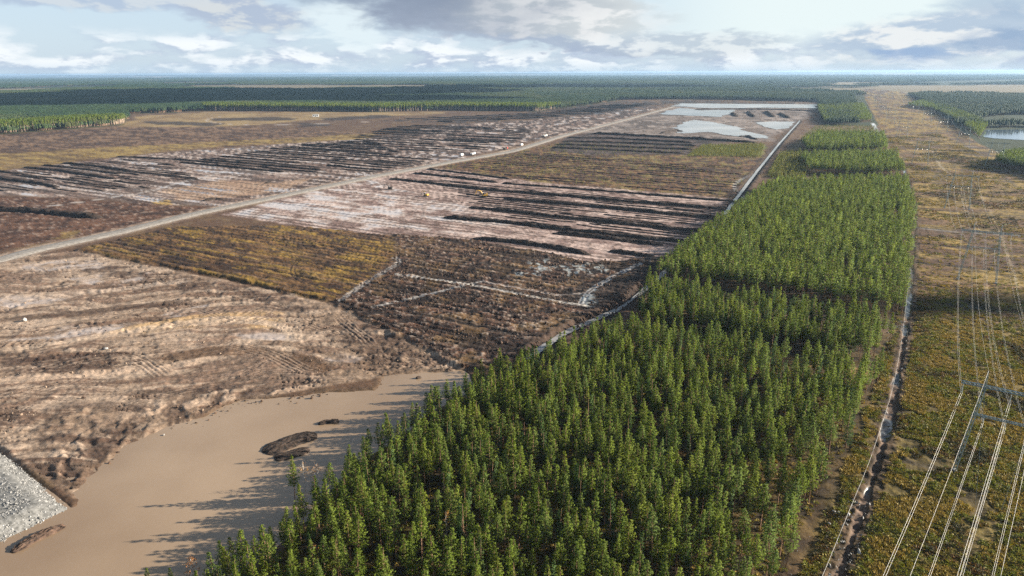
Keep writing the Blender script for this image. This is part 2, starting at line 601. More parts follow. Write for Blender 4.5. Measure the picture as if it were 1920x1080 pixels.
# ------------------------------------------------------------------ layout (photograph positions turned into ground points)
ROAD = P([(-260, 545), (-100, 510), (0, 487), (60, 470), (130, 455), (220, 436), (350, 404), (500, 373), (700, 331), (850, 303),
          (960, 284), (1050, 256), (1140, 233), (1200, 217), (1262, 200)])
CHANNEL = P([(985, 672), (1060, 622), (1178, 570), (1340, 425), (1420, 320), (1462, 268), (1500, 226)])
STEP = P([(110, 478), (145, 470), (400, 518), (620, 567), (870, 690)])
POND_POLY = P([(130, 925), (185, 868), (230, 835), (330, 790), (450, 748), (560, 738), (700, 728), (725, 700), (880, 690), (900, 720),
               (800, 790), (680, 900), (600, 990), (470, 1120), (250, 1250), (-300, 1400), (-400, 1080), (0, 1005), (150, 945)])
PAD_POLY = P([(-330, 690), (0, 834), (142, 950), (0, 1022), (-330, 1160)])
STANDS = {
    's1': P([(250, 1260), (330, 1180), (425, 1095), (515, 1035), (590, 972), (642, 905), (695, 858), (765, 815), (810, 775), (885, 738), (965, 708),
             (1040, 682), (1110, 655), (1185, 636), (1230, 646), (1400, 674), (1635, 716), (1598, 800), (1556, 900), (1512, 980), (1462, 1080), (1430, 1180), (1400, 1280)]),
    's2': P([(1192, 608), (1215, 552), (1400, 582), (1668, 630), (1644, 690), (1560, 682), (1400, 652), (1230, 626)]),
    's3': P([(1232, 530), (1290, 478), (1350, 432), (1440, 357), (1530, 350), (1698, 346), (1710, 400), (1708, 480), (1698, 560), (1686, 600), (1500, 566), (1300, 538)]),
    's4': P([(1500, 300), (1676, 297), (1696, 330), (1600, 332), (1512, 326)]),
    's5': P([(1502, 275), (1535, 261), (1655, 262), (1663, 287), (1515, 290)]),
    's6': P([(1536, 214), (1532, 203), (1618, 200), (1632, 229), (1545, 233)]),
}
SITE = P([(-500, 268), (0, 252), (232, 234), (246, 214), (400, 207), (700, 210), (830, 207), (1010, 209), (1100, 197), (1165, 187),
          (1300, 186), (1532, 191), (1545, 236), (1660, 236), (1627, 190), (1618, 166), (1692, 172), (1745, 202), (1832, 268), (2150, 420), (2700, 1500),
          (-900, 1500)])
ROWDIR = P([(877, 388), (1240, 428)])
ROWDIR = (ROWDIR[1] - ROWDIR[0]) / np.linalg.norm(ROWDIR[1] - ROWDIR[0])
LINE_A = [np.array(p, float) for p in ((-16.0, -12.0), (146.4, 181.3), (277.0, 389.0), (404.0, 612.0), (550.0, 927.0), (731.0, 1304.0),
                                        (898.0, 1660.0), (1075.0, 2035.0), (1270.0, 2450.0), (1500.0, 2940.0), (1800.0, 3580.0))]


# ------------------------------------------------------------------ ground sheet
def build_ground():
    th = np.concatenate([np.array([80., 65., 55., 48.]), np.arange(44.0, 0.3, -0.070), np.array([0.26, 0.2, 0.15, 0.11, 0.08])])
    rr = np.concatenate([[1.0], CAM_H / np.tan(np.radians(th))])
    a_f = np.arange(-46, 46.001, 0.088)
    a_c = np.concatenate([a_f, np.arange(50, 312, 6.0)])
    A, RR = np.meshgrid(np.radians(a_c), rr)
    X, Y = RR * np.sin(A), RR * np.cos(A)
    sh = X.shape
    X, Y, RR = X.ravel(), Y.ravel(), RR.ravel()
    n = len(X)
    col = np.zeros((n, 3))
    wet = np.zeros(n)
    Z = np.zeros(n)
    # row-aligned coordinates
    U = X * ROWDIR[0] + Y * ROWDIR[1]
    V = -X * ROWDIR[1] + Y * ROWDIR[0]
    nA = fbm(X, Y, 60, 5, 1)
    nB = fbm(X, Y, 14, 4, 2)
    nC = fbm(X, Y, 3.2, 3, 3)
    nD = fbm(X, Y, 1.1, 2, 4)
    st1 = fbm(U / 14.0, V, 4.5, 4, 5)          # streaks along the rows
    st2 = fbm(U / 7.0, V, 10.0, 4, 6)
    st3 = fbm(U / 5.0, V, 1.8, 3, 7)
    near = 1 - sst(RR, 900, 1800)

    def lerp(a, b, t):
        return np.asarray(a)[None, :] * (1 - t[:, None]) + np.asarray(b)[None, :] * t[:, None]

    def paint(m, c):
        nonlocal col
        c = np.asarray(c)
        if c.ndim == 1:
            c = c[None, :]
        col = col * (1 - m[:, None]) + c * m[:, None]

    def zone(poly, feather=2.0, amp=4.0, scale=18.0, seed=11):
        lo, hi = poly.min(0) - 60 - amp, poly.max(0) + 60 + amp
        k = (X > lo[0]) & (X < hi[0]) & (Y > lo[1]) & (Y < hi[1])
        out = np.zeros(n)
        d = sdf(X[k], Y[k], poly) + amp * 2 * (fbm(X[k], Y[k], scale, 4, seed) - 0.5)
        out[k] = sst(-d, -feather, feather)
        return out

    def line(pts, near_d=40.0):
        pts = smooth_line(np.asarray(pts))
        lo, hi = pts.min(0) - near_d, pts.max(0) + near_d
        k = (X > lo[0]) & (X < hi[0]) & (Y > lo[1]) & (Y < hi[1])
        d, s, r = np.full(n, 1e6), np.zeros(n), np.zeros(n)
        d[k], s[k], r[k] = pl_dist(X[k], Y[k], pts)
        return d, s, r

    # --- far country: forest floor green with fields and bogs
    far = fbm(X * 0.35, Y * 0.6, 900, 5, 21)
    far2 = fbm(X, Y, 2600, 4, 22)
    paint(np.ones(n), lerp((0.028, 0.045, 0.020), (0.060, 0.075, 0.030), nA))
    paint(sst(far, 0.575, 0.60) * 0.9 * sst(RR, 4000, 4400), lerp((0.17, 0.14, 0.08), (0.32, 0.26, 0.17), far2))
    # --- the site
    site = zone(SITE, 4, 3, 30, 12)
    paint(site, lerp(lerp((0.085, 0.050, 0.034), (0.17, 0.105, 0.062), sst(nA, .3, .7)).mean(0), (0.20, 0.14, 0.075), sst(nB, 0.45, 0.7) * 0.5))
    Z += site * (nC - 0.5) * 0.5
    # brown heath, far left
    z = zone(P([(-500, 330), (-500, 270), (0, 253), (240, 236), (480, 238), (700, 250), (560, 268), (330, 282), (0, 318)]), 6, 10, 60, 13)
    paint(z, lerp((0.075, 0.044, 0.030), (0.215, 0.138, 0.085), sst(st2 * .5 + nB * .5, .38, .60)))
    paint(z * sst(st1 * .5 + nC * .5, .54, .62) * .6, (0.050, 0.032, 0.024))
    gold = lerp((0.19, 0.125, 0.045), (0.31, 0.225, 0.075), sst(nB * .5 + nC * .5, .3, .65))
    z = zone(P([(-500, 350), (-500, 308), (0, 289), (200, 276), (330, 269), (560, 258), (700, 250), (700, 263), (430, 273), (330, 282), (210, 295), (0, 319)]), 8, 14, 50, 14)
    paint(z * (0.35 + 0.65 * sst(st2, .36, .6)), gold)
    z = zone(P([(232, 238), (262, 218), (400, 210), (840, 210), (820, 214), (620, 222), (480, 234), (420, 238)]), 10, 25, 90, 15)
    paint(z * .85, lerp((0.22, 0.15, 0.075), (0.33, 0.24, 0.11), sst(nA, .3, .7)))
    dk = (0.022, 0.016, 0.014)
    for q in ([(268, 228), (330, 228), (420, 231), (400, 236), (300, 234)], [(400, 222), (520, 219), (560, 222), (540, 226), (400, 227)],
              [(560, 231), (610, 231), (615, 237), (565, 238)], [(590, 222), (720, 215), (740, 220), (620, 227)]):
        paint(zone(P(q), 8, 20, 60, 16) * .85, lerp(dk, (0.07, 0.05, 0.045), nB))
    # pale stripped fields left of the road
    pale = lerp((0.20, 0.138, 0.112), (0.50, 0.42, 0.37), sst(st2 * .6 + nB * .4, .38, .66))
    z = zone(P([(-500, 372), (0, 322), (210, 297), (330, 285), (560, 268), (700, 259), (820, 236), (1000, 225), (1180, 205), (1250, 198), (1130, 236), (1010, 262),
                (850, 302), (700, 330), (500, 370), (420, 388), (300, 384), (150, 372), (0, 365), (-400, 395)]), 6, 10, 50, 17)
    zp = z
    paint(z, pale)
    darkst = sst(st1, 0.45, 0.54)
    right = sst(X, -420, -150)
    paint(z * darkst * (0.75 + 0.2 * right), lerp((0.030, 0.022, 0.019), (0.10, 0.066, 0.052), nB))
    wet = np.maximum(wet, z * sst(st2, 0.60, 0.66) * 0.9 * (1 - darkst))
    Z += z * darkst * 0.5
    # orange-tan sandy patch by the road
    z = zone(P([(300, 358), (420, 338), (520, 345), (600, 330), (520, 360), (420, 372), (330, 376)]), 4, 10, 30, 18)
    paint(z * .7, lerp((0.34, 0.22, 0.15), (0.42, 0.30, 0.20), nB))
    z = zone(P([(285, 379), (318, 376), (322, 384), (290, 387)]), 2, 2, 10, 18)
    paint(z, (0.40, 0.27, 0.09))
    # reddish brown ground between the big bank and the road
    z = zone(P([(-500, 400), (0, 368), (150, 373), (300, 384), (420, 389), (220, 430), (100, 452), (0, 470), (-300, 520)]), 3, 5, 20, 19)
    redb = lerp((0.055, 0.030, 0.021), (0.155, 0.082, 0.050), sst(nB * .5 + nC * .5, .32, .66))
    paint(z, redb)
    paint(z * sst(st3 * .5 + nC * .5, .58, .66) * .5, (0.36, 0.29, 0.24))
    Z += z * (nC - .5) * 0.9
    z = zone(P([(105, 447), (112, 435), (150, 432), (140, 447)]), 2, 5, 8, 20)
    paint(z * .7, gold)
    # far dark stripped strip
    z = zone(P([(720, 226), (1000, 209), (1160, 190), (1290, 187), (1530, 192), (1530, 198), (1250, 194), (1130, 215), (1000, 224), (850, 233)]), 12, 30, 90, 23)
    paint(z * .9 * sst(st2, .36, .5), lerp((0.020, 0.016, 0.016), (0.08, 0.06, 0.055), nA))
    # pale working ground right of the road (E) and windrow field (F)
    z = zone(P([(690, 337), (800, 314), (1000, 334), (1400, 373), (1335, 440), (1268, 486), (1100, 492), (900, 452), (760, 442), (640, 440), (420, 402), (560, 362)]), 3, 5, 20, 24)
    paint(z, lerp((0.22, 0.150, 0.130), (0.47, 0.365, 0.320), sst(st1 * .5 + nB * .5, .36, .64)))
    zF = z
    paint(z * sst(st3 * .6 + nC * .4, .54, .66) * .75, lerp((0.05, 0.033, 0.028), (0.12, 0.08, 0.06), nC))
    z = zone(P([(430, 402), (560, 366), (690, 338), (870, 386), (960, 420), (900, 440), (760, 436), (600, 430)]), 4, 9, 24, 25)
    paint(z * sst(st2 * .6 + nB * .4, .43, .58) * .9, lerp((0.44, 0.37, 0.33), (0.62, 0.55, 0.51), nB))
    wet = np.maximum(wet, z * sst(st2 * .5 + nB * .5, .50, .58) * .75)
    Z += zF * (st3 - .5) * 0.5
    fur2 = np.sin((V + 7.0 * (fbm(U, V, 60, 3, 45) - .5)) * 2 * math.pi / 8.5)
    fm2 = sst(fur2, .2, .8) * sst(fbm(U / 10, V, 9, 4, 46), .40, .54)
    paint(zF * fm2 * .85, lerp((0.035, 0.024, 0.020), (0.12, 0.078, 0.06), nC))
    paint(zp * sst(np.sin((V + 9 * (fbm(U, V, 60, 3, 47) - .5)) * 2 * math.pi / 11), .2, .8) * sst(fbm(U / 8, V, 12, 4, 48), .42, .55) * .8, lerp((0.028, 0.020, 0.017), (0.11, 0.07, 0.055), nC))
    # red-brown heath with gold and green (G)
    z = zone(P([(815, 313), (960, 286), (1060, 264), (1300, 271), (1440, 272), (1425, 325), (1392, 374), (1000, 341)]), 4, 6, 25, 26)
    paint(z, lerp((0.075, 0.040, 0.024), (0.22, 0.125, 0.058), sst(nB * .5 + nC * .5, .36, .62)))
    paint(z * sst(nB, .52, .66) * .6, (0.20, 0.175, 0.055))
    paint(z * sst(st1, .53, .60) * .7, (0.040, 0.026, 0.019))
    Z += z * (nC - .5) * 0.9
    z = zone(P([(1285, 292), (1320, 273), (1435, 270), (1428, 292), (1350, 292)]), 5, 8, 25, 27)
    paint(z * .9, lerp((0.10, 0.13, 0.025), (0.20, 0.22, 0.05), nB))
    # dark windrow field (H)
    z = zone(P([(1030, 283), (1058, 257), (1110, 249), (1290, 251), (1425, 263), (1300, 273), (1290, 290), (1100, 290)]), 5, 10, 40, 28)
    paint(z * .92, lerp((0.028, 0.021, 0.020), (0.115, 0.085, 0.078), sst(st1, .42, .62)))
    # silt flats around the ponds
    z = zone(P([(1090, 249), (1200, 216), (1280, 196), (1532, 194), (1512, 222), (1440, 266), (1200, 252)]), 6, 14, 50, 29)
    paint(z * .9, lerp((0.15, 0.12, 0.105), (0.33, 0.28, 0.25), sst(st2 * .5 + nA * .5, .32, .65)))
    paint(z * sst(nB * .4 + nA * .6, .52, .60) * .8, lerp((0.035, 0.027, 0.025), (0.09, 0.07, 0.06), nB))
    # --- golden heath (C) and dark stripped heath (D), both on a terrace above the foreground field
    zC = zone(P([(140, 470), (330, 426), (560, 425), (745, 446), (765, 490), (705, 520), (645, 562), (615, 566), (400, 518)]), 1.8, 3.2, 12, 30)
    paint(zC, lerp((0.060, 0.032, 0.018), (0.19, 0.108, 0.042), sst(nB * .4 + st1 * .6, .36, .60)))
    gC = sst(fbm(U / 4.0, V, 5, 5, 41), .50, .64)
    paint(zC * gC * .85, lerp((0.20, 0.120, 0.022), (0.34, 0.225, 0.040), nC))
    paint(zC * sst(st3, .54, .62) * .75, (0.035, 0.024, 0.018))
    zD = zone(P([(620, 568), (645, 562), (745, 490), (740, 440), (900, 452), (1110, 492), (1262, 484), (1190, 570), (1120, 600), (1010, 668), (900, 700), (865, 690)]), 2.2, 4.5, 14, 31)
    paint(zD, lerp((0.022, 0.014, 0.011), (0.135, 0.072, 0.044), sst(nC * .45 + st3 * .35 + nB * .2, .38, .60)))
    paint(zD * sst(nB, .50, .66) * .55, lerp((0.14, 0.08, 0.035), (0.22, 0.15, 0.05), nC))
    paint(zD * sst(nD * .55 + nC * .45, .60, .68) * .7, (0.36, 0.30, 0.25))
    paint(zD * sst(st1, .55, .60) * .75, (0.020, 0.014, 0.012))
    blk = zone(P([(1060, 545), (1180, 520), (1240, 500), (1190, 565), (1130, 588), (1060, 575)]), 3, 6, 14, 32)
    paint(blk * .85, lerp((0.012, 0.010, 0.010), (0.05, 0.036, 0.028), nC))
    zT = np.clip(zC + zD, 0, 1)
    fur = np.sin((V + 5.0 * (fbm(U, V, 40, 3, 42) - .5) + 1.2 * (nB - .5)) * 2 * math.pi / 6.2)
    fmask = sst(fur, .45, .9) * sst(fbm(U / 10, V, 14, 3, 43), .34, .52)
    paint(zT * fmask * .8, lerp((0.016, 0.011, 0.009), (0.05, 0.032, 0.024), nC))
    paint(zT * sst(-fur, .6, .95) * sst(fbm(U / 8, V, 8, 3, 44), .5, .62) * .35, (0.26, 0.19, 0.14))
    Z -= zT * fmask * .45
    Z += zT * (1.5 + (nC - .5) * 0.9 + (nD - .5) * .35 - 0.35 * sst(st1, .55, .6) * (zD > .5))
    # wet squiggles
    for q, s_ in (([(1045, 505), (1075, 495), (1130, 500), (1140, 512), (1060, 520)], 51), ([(990, 492), (1030, 488), (1040, 510), (1000, 515)], 52),
                  ([(1085, 555), (1112, 545), (1110, 578), (1095, 575)], 53), ([(965, 515), (1010, 510), (1015, 520), (970, 522)], 57)):
        z = zone(P(q), 2.0, 4.0, 8, s_)
        pat = sst(np.abs(fbm(X, Y, 6.5, 3, s_) - .5), 0.075, 0.035)
        paint(z * pat, (0.34, 0.35, 0.33))
        wet = np.maximum(wet, z * pat)
    # tracks: (points, half gauge, rut width, colour, strength)
    tan_t, wet_t = (0.42, 0.36, 0.32), (0.33, 0.31, 0.29)
    tracks = [([(640, 566), (690, 530), (735, 505), (752, 494), (740, 486)], 1.1, .8, wet_t, .9), ([(700, 580), (770, 563), (835, 547), (905, 531)], 0.0, 1.7, wet_t, .9),
              ([(745, 518), (860, 533), (980, 556), (1110, 581)], 0.9, .9, (0.45, 0.42, 0.38), .9), ([(905, 531), (990, 548), (1045, 557)], 0.0, 1.0, tan_t, .8),
              ([(1090, 572), (1105, 548), (1150, 522), (1200, 497)], 1.1, .7, (0.42, 0.42, 0.42), .9), ([(1040, 557), (1080, 556), (1100, 552)], 0, 1.2, tan_t, .8),
              ([(560, 490), (545, 512), (560, 530), (600, 545), (635, 560)], 1.2, .7, (0.045, 0.03, 0.025), .8), ([(330, 428), (480, 450), (600, 452), (740, 470)], 0, 1.2, (0.03, 0.02, 0.017), .8),
              ([(620, 568), (700, 600), (790, 640), (860, 680)], 0, 1.0, (0.025, 0.018, 0.015), .7), ([(700, 578), (830, 600), (960, 630)], 0, 1.5, (0.02, 0.015, 0.013), .8),
              ([(1395, 372), (1372, 350), (1390, 335), (1430, 322)], 1.2, 1.2, (0.42, 0.41, 0.40), .8),
              ([(50, 392), (110, 384), (200, 372), (270, 362), (330, 345), (430, 320)], 0, 2.6, (0.47, 0.42, 0.38), .8), ([(430, 320), (520, 318), (610, 322)], 0, 3.0, (0.47, 0.43, 0.4), .6),
              ([(385, 226), (420, 234), (560, 234), (700, 228)], 0, 5.0, (0.40, 0.33, 0.27), .7), ([(385, 226), (395, 221), (430, 217)], 0, 5.0, (0.40, 0.33, 0.27), .7)]
    for pts, g, w, c, s_ in tracks:
        d, sd, rn = line(P(pts))
        wob = d + (nC - .5) * 0.7
        mk = sst(-np.abs(wob - g), -w, -w * .35) * s_
        paint(mk, c)
        if c[0] > .3:
            wet = np.maximum(wet, mk * (nB > .5) * .85)
        Z -= mk * .25
    # --- foreground field of rutted mud (A)
    zA = zone(P([(-500, 640), (-300, 545), (0, 492), (60, 478), (140, 471), (400, 521), (620, 570), (870, 692), (720, 706), (450, 750), (230, 842), (140, 930), (0, 840), (-400, 700)]), 1.5, 2.0, 10, 33)
    c0 = gp(330, 640)
    wx = X - c0[0] + 16 * (fbm(X, Y, 38, 3, 61) - .5)
    wy = Y - c0[1] + 16 * (fbm(X, Y, 38, 3, 62) - .5)
    ang = R(8) + 0.5 * (fbm(X, Y, 60, 2, 63) - .5)
    fu = wx * np.cos(ang) + wy * np.sin(ang)
    fv = -wx * np.sin(ang) + wy * np.cos(ang)
    s_a = fbm(fu / 11, fv, 1.9, 4, 64, .65)
    s_b = fbm(fu / 8, fv, 6.5, 5, 65, .6)
    broad = fbm(X, Y, 34, 4, 66)
    tanA = lerp((0.25, 0.178, 0.124), (0.40, 0.305, 0.228), sst(s_b * .5 + broad * .5, .36, .60))
    paint(zA, tanA)
    brownA = lerp((0.045, 0.026, 0.018), (0.20, 0.118, 0.078), sst(s_a * .6 + nC * .4, .36, .62))
    mA = sst(broad * .40 + (1 - s_b) * .35 + s_a * .25, .495, .560)
    paint(zA * mA * .68, brownA)
    rut = sst(s_a, .57, .63) * sst(nA * .5 + nB * .5, .40, .56)
    paint(zA * rut * .5, (0.055, 0.034, 0.025))
    gz = fbm(fu / 5, fv, 3.4, 3, 68)
    gou = sst(-np.abs(gz - .5), -.035, -.012) * sst(fbm(X, Y, 22, 3, 69), .46, .58)
    paint(zA * gou * .8, (0.040, 0.026, 0.020))
    Z -= zA * gou * .5
    fine = sst(nD * .6 + fbm(X, Y, .6, 2, 70) * .4, .52, .66)
    paint(zA * fine * .16, lerp((0.06, 0.04, 0.03), (0.13, 0.085, 0.06), nC))
    paint(zA * sst(-nD, -.36, -.22) * .12, (0.55, 0.43, 0.33))
    Z += zA * (nD - .5) * .18
    yel = zone(P([(250, 600), (380, 575), (520, 590), (545, 620), (420, 610), (280, 622)]), 4, 6, 14, 67)
    paint(yel * sst(s_b, .42, .6) * .8, (0.42, 0.27, 0.11))
    Z += zA * ((s_a - .5) * 0.55 + (nC - .5) * .35 + (s_b - .5) * .5 + .25)
    # dark peaty blotches near the step
    for q, s_ in (([(150, 500), (250, 498), (270, 515), (210, 525), (150, 512)], 71), ([(250, 520), (330, 512), (520, 550), (620, 580), (560, 590), (420, 560), (300, 540)], 72),
                  ([(600, 590), (720, 620), (840, 690), (700, 690), (620, 640)], 73), ([(-100, 660), (60, 650), (230, 655), (200, 700), (60, 710), (-60, 700)], 74),
                  ([(60, 790), (180, 750), (240, 810), (180, 860), (110, 870)], 75)):
        z = zone(P(q), 3, 7, 14, s_)
        paint(z * zA * .75 * sst(nB * .5 + s_a * .5, .38, .56), lerp((0.040, 0.026, 0.020), (0.11, 0.068, 0.048), nC))
        Z += z * zA * (nC - .4) * .7
    for q, s_ in (([(40, 500), (120, 488), (200, 492), (190, 502), (80, 510)], 76), ([(150, 522), (190, 516), (200, 530), (155, 533)], 77), ([(215, 530), (275, 515), (270, 524), (225, 535)], 78),
                  ([(420, 628), (520, 622), (555, 640), (500, 640)], 79), ([(300, 590), (385, 572), (370, 585), (310, 595)], 80), ([(600, 672), (640, 664), (660, 678), (620, 690)], 81),
                  ([(-80, 560), (60, 556), (120, 562), (20, 580), (-80, 580)], 82), ([(20, 640), (150, 610), (260, 608), (180, 630), (60, 655)], 83)):
        z = zone(P(q), 2.5, 8, 9, s_) * sst(s_b * .55 + s_a * .45, .40, .54)
        paint(z * zA * .9, lerp((0.36, 0.29, 0.24), (0.50, 0.42, 0.37), nB))
        wet = np.maximum(wet, z * zA * .55)
        Z -= z * zA * .25
    # long graded tongues of pale and dark soil
    bands = [([(-60, 668), (0, 655), (150, 638), (300, 612), (420, 600), (520, 606), (556, 630), (525, 662)], 6.5, (0.50, 0.385, 0.285), .8),
             ([(-60, 570), (0, 560), (110, 556), (210, 545), (340, 528)], 5.5, (0.47, 0.37, 0.29), .7), ([(-60, 725), (0, 715), (200, 700), (330, 688), (480, 652)], 4.5, (0.45, 0.335, 0.245), .75),
             ([(110, 806), (220, 780), (330, 762), (450, 742), (600, 730)], 5.0, (0.42, 0.31, 0.225), .7), ([(180, 628), (300, 604), (400, 590), (490, 590)], 4.0, (0.46, 0.31, 0.15), .7),
             ([(-60, 610), (0, 600), (120, 590), (250, 576), (340, 570)], 6.0, (0.075, 0.045, 0.030), .75), ([(230, 688), (330, 670), (430, 655), (530, 668), (600, 690)], 6.5, (0.115, 0.068, 0.038), .75),
             ([(180, 744), (250, 738), (330, 736), (450, 726)], 3.0, (0.055, 0.035, 0.026), .8), ([(-60, 680), (60, 676), (150, 668), (220, 664)], 4.0, (0.075, 0.046, 0.033), .75),
             ([(430, 650), (520, 640), (600, 660), (700, 690)], 4.0, (0.13, 0.082, 0.052), .6), ([(30, 775), (110, 762), (200, 760), (260, 770)], 4.5, (0.09, 0.058, 0.043), .6)]
    for pts, w, c_, k_ in bands:
        d, sd, rn = line(P(pts))
        dd_ = d + 5.5 * (fbm(rn / 9, sd, 2.4, 4, int(w * 31) + len(pts)) - .5) * 2 * (w / 6)
        paint(sst(-dd_, -w, -w * .45) * zA * k_ * sst(rn, 0, 25), np.asarray(c_)[None, :] * (.75 + .5 * nC[:, None]))
    # turning circles and long ruts left by machines
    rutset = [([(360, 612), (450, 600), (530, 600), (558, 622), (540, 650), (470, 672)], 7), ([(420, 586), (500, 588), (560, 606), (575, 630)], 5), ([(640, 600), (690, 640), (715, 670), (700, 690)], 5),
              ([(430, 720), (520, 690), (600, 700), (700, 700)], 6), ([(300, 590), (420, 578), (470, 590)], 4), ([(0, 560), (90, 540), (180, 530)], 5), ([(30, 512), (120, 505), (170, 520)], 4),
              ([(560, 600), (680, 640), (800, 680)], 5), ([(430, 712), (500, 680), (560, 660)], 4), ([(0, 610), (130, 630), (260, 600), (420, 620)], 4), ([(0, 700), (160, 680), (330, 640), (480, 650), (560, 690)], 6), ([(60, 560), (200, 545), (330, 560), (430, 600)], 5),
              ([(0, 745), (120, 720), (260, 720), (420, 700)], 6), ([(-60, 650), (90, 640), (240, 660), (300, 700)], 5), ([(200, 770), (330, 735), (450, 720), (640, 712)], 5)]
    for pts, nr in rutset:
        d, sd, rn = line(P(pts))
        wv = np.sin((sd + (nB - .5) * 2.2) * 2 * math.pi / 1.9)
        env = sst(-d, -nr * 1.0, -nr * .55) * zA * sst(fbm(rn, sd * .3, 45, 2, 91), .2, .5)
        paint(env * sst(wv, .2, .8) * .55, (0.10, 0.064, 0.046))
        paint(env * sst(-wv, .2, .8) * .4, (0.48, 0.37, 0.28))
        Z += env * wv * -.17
    # spoil gullies running into the pond, lower left
    d, sd, rn = line(P([(90, 915), (160, 875), (230, 835), (330, 790), (450, 750)]), 60)
    gl = sst(-d, -34, -8) * zA
    g1 = fbm(rn + sd * .5 + 9 * (fbm(X, Y, 11, 3, 95) - .5), sd * .22 + 5 * (fbm(X, Y, 8, 2, 96) - .5), 3.0, 4, 93)
    paint(gl * sst(g1, .50, .62) * .75, lerp((0.06, 0.037, 0.027), (0.13, 0.085, 0.06), nC))
    Z += gl * (.5 - g1) * 1.3
    # --- pond bed and banks
    lo = sdf_box(X, Y, POND_POLY)
    lo = lo + 3.5 * (fbm(X, Y, 9, 4, 94) - .5) * 2 + 4.5 * (g1 - .5) * gl
    bed = sst(-lo, -1.0, 3.0)
    Z = Z * (1 - bed) + bed * (-1.1)
    shore = sst(-np.abs(lo), -3.0, -.3) * (1 - np.clip(zD, 0, 1))
    paint(shore * .5, (0.10, 0.068, 0.045))
    # --- corridor under the power lines (N)
    zN = zone(P([(1462, 1280), (1500, 1080), (1640, 720), (1704, 520), (1714, 440), (1706, 360), (1690, 320), (1655, 250), (1622, 185), (1620, 168), (1690, 172), (1742, 201), (1832, 268), (2150, 420), (2700, 1500), (1500, 1500)]), 3, 4, 20, 34)
    gr = sst(fbm(X, Y, 26, 4, 101) * .5 + fbm(U / 4, V, 9, 4, 102) * .5, .44, .54)
    baseN = lerp((0.115, 0.064, 0.032), (0.215, 0.130, 0.062), sst(nB, .35, .65))
    goldN = lerp((0.21, 0.150, 0.026), (0.38, 0.265, 0.066), sst(nC, .3, .7))
    paint(zN, baseN)
    paint(zN * sst(fbm(U / 3, V, 30, 4, 103), .50, .60) * .7, lerp((0.060, 0.036, 0.026), (0.145, 0.088, 0.058), nC))
    paint(zN * gr * .8, goldN)
    paint(zN * sst(fbm(U / 6, V, 4.5, 4, 104), .56, .64) * .6, (0.050, 0.036, 0.022))
    nr_ = 1 - sst(RR, 260, 480)
    paint(zN * nr_ * .8, lerp((0.075, 0.060, 0.018), (0.19, 0.145, 0.035), sst(nC * .5 + nB * .5, .35, .65)))
    paint(zN * sst(nC * .6 + nB * .4, .56, .64) * .5, (0.05, 0.034, 0.020))
    Z += zN * ((nC - .5) * (0.35 * nr_ + .25) + (nD - .5) * .3 * nr_)
    dirN = np.array([math.cos(R(27)), -math.sin(R(27))])
    for i, r0 in enumerate([205, 236, 262, 300, 330, 372, 405, 452, 505, 560, 640, 735, 860, 1010, 1200, 1500]):
        c = np.array([math.sin(R(30)), math.cos(R(30))]) * r0 * 1.12
        d, sd, rn = line(np.array([c - dirN * 20, c + dirN * (110 + r0 * .25)]), 30)
        wd = 1.5 + r0 * .0032 + (nB - .5) * 3
        mk = sst(-d, -wd, -wd * .3) * zN * (.65 + .3 * ((i * 37) % 10) / 10)
        paint(mk, (0.030, 0.024, 0.018))
        Z -= mk * .5
        if i % 4 == 1:
            wet = np.maximum(wet, mk * sst(nB, .45, .55))
    # ditch along the forest edge of the corridor
    EDGE = P([(1560, 1120), (1585, 1040), (1640, 890), (1672, 770), (1693, 650), (1706, 560), (1710, 480), (1716, 400), (1706, 350), (1690, 310)])
    d, sd, rn = line(EDGE, 30)
    d = d + (nB - .5) * 3.5
    paint(sst(-d, -5.2, -2.6) * .85, lerp((0.045, 0.030, 0.020), (0.135, 0.088, 0.055), sst(nC, .3, .7)))
    pool = sst(-d, -1.7, -.8)
    seg = sst(fbm(rn, rn * 0, 16, 3, 111), .44, .54)
    paint(pool * seg, (0.045, 0.040, 0.036))
    wet = np.maximum(wet, pool * seg)
    paint(pool * (1 - seg) * .8, lerp((0.09, 0.06, 0.045), (0.22, 0.16, 0.125), nC))
    Z = Z + sst(-d, -5, -3) * (nC - .5) * .8 - pool * .7
    far_w = P([(1637, 232), (1646, 250), (1652, 262)])
    d, sd, rn = line(far_w, 40)
    mk = sst(-d, -5, -2.5)
    paint(mk, (0.6, 0.58, 0.55))
    wet = np.maximum(wet, mk)
    # second track and ditch, right of the corridor
    for q, w, c in (([(1768, 238), (1800, 262), (1838, 300), (1880, 330), (1935, 372)], 3.0, (0.03, 0.027, 0.022)), ([(1745, 276), (1756, 300), (1768, 318), (1790, 332)], 2.2, (0.46, 0.40, 0.32)),
                    ([(1790, 332), (1830, 350), (1860, 400), (1880, 450), (1910, 540)], 1.3, (0.40, 0.33, 0.23)), ([(1700, 425), (1800, 436), (1925, 442)], 1.4, (0.38, 0.38, 0.37)),
                    ([(1720, 272), (1800, 274), (1900, 278)], 2.0, (0.36, 0.34, 0.31))):
        d, sd, rn = line(P(q), 30)
        mk = sst(-(d + (nB - .5) * w), -w, -w * .4) * .38
        paint(mk, c)
        if c[0] > .35 and w > 1.35:
            wet = np.maximum(wet, mk * sst(nC, .45, .55))
    # --- forest floors
    for kk, q in STANDS.items():
        d = sdf_box(X, Y, q)
        f = sst(-d, -6, 2)
        paint(f * .9, lerp((0.040, 0.030, 0.014), (0.125, 0.085, 0.024), sst(nB * .5 + nC * .5, .38, .64)))
        Z = Z * (1 - f) + f * (nC - .4) * .5
    # strips between the stands
    d, sd, rn = line(P([(1190, 622), (1400, 662), (1650, 704)]), 30)
    paint(sst(-d, -6, -3) * .8, lerp((0.17, 0.10, 0.03), (0.28, 0.18, 0.05), nC))
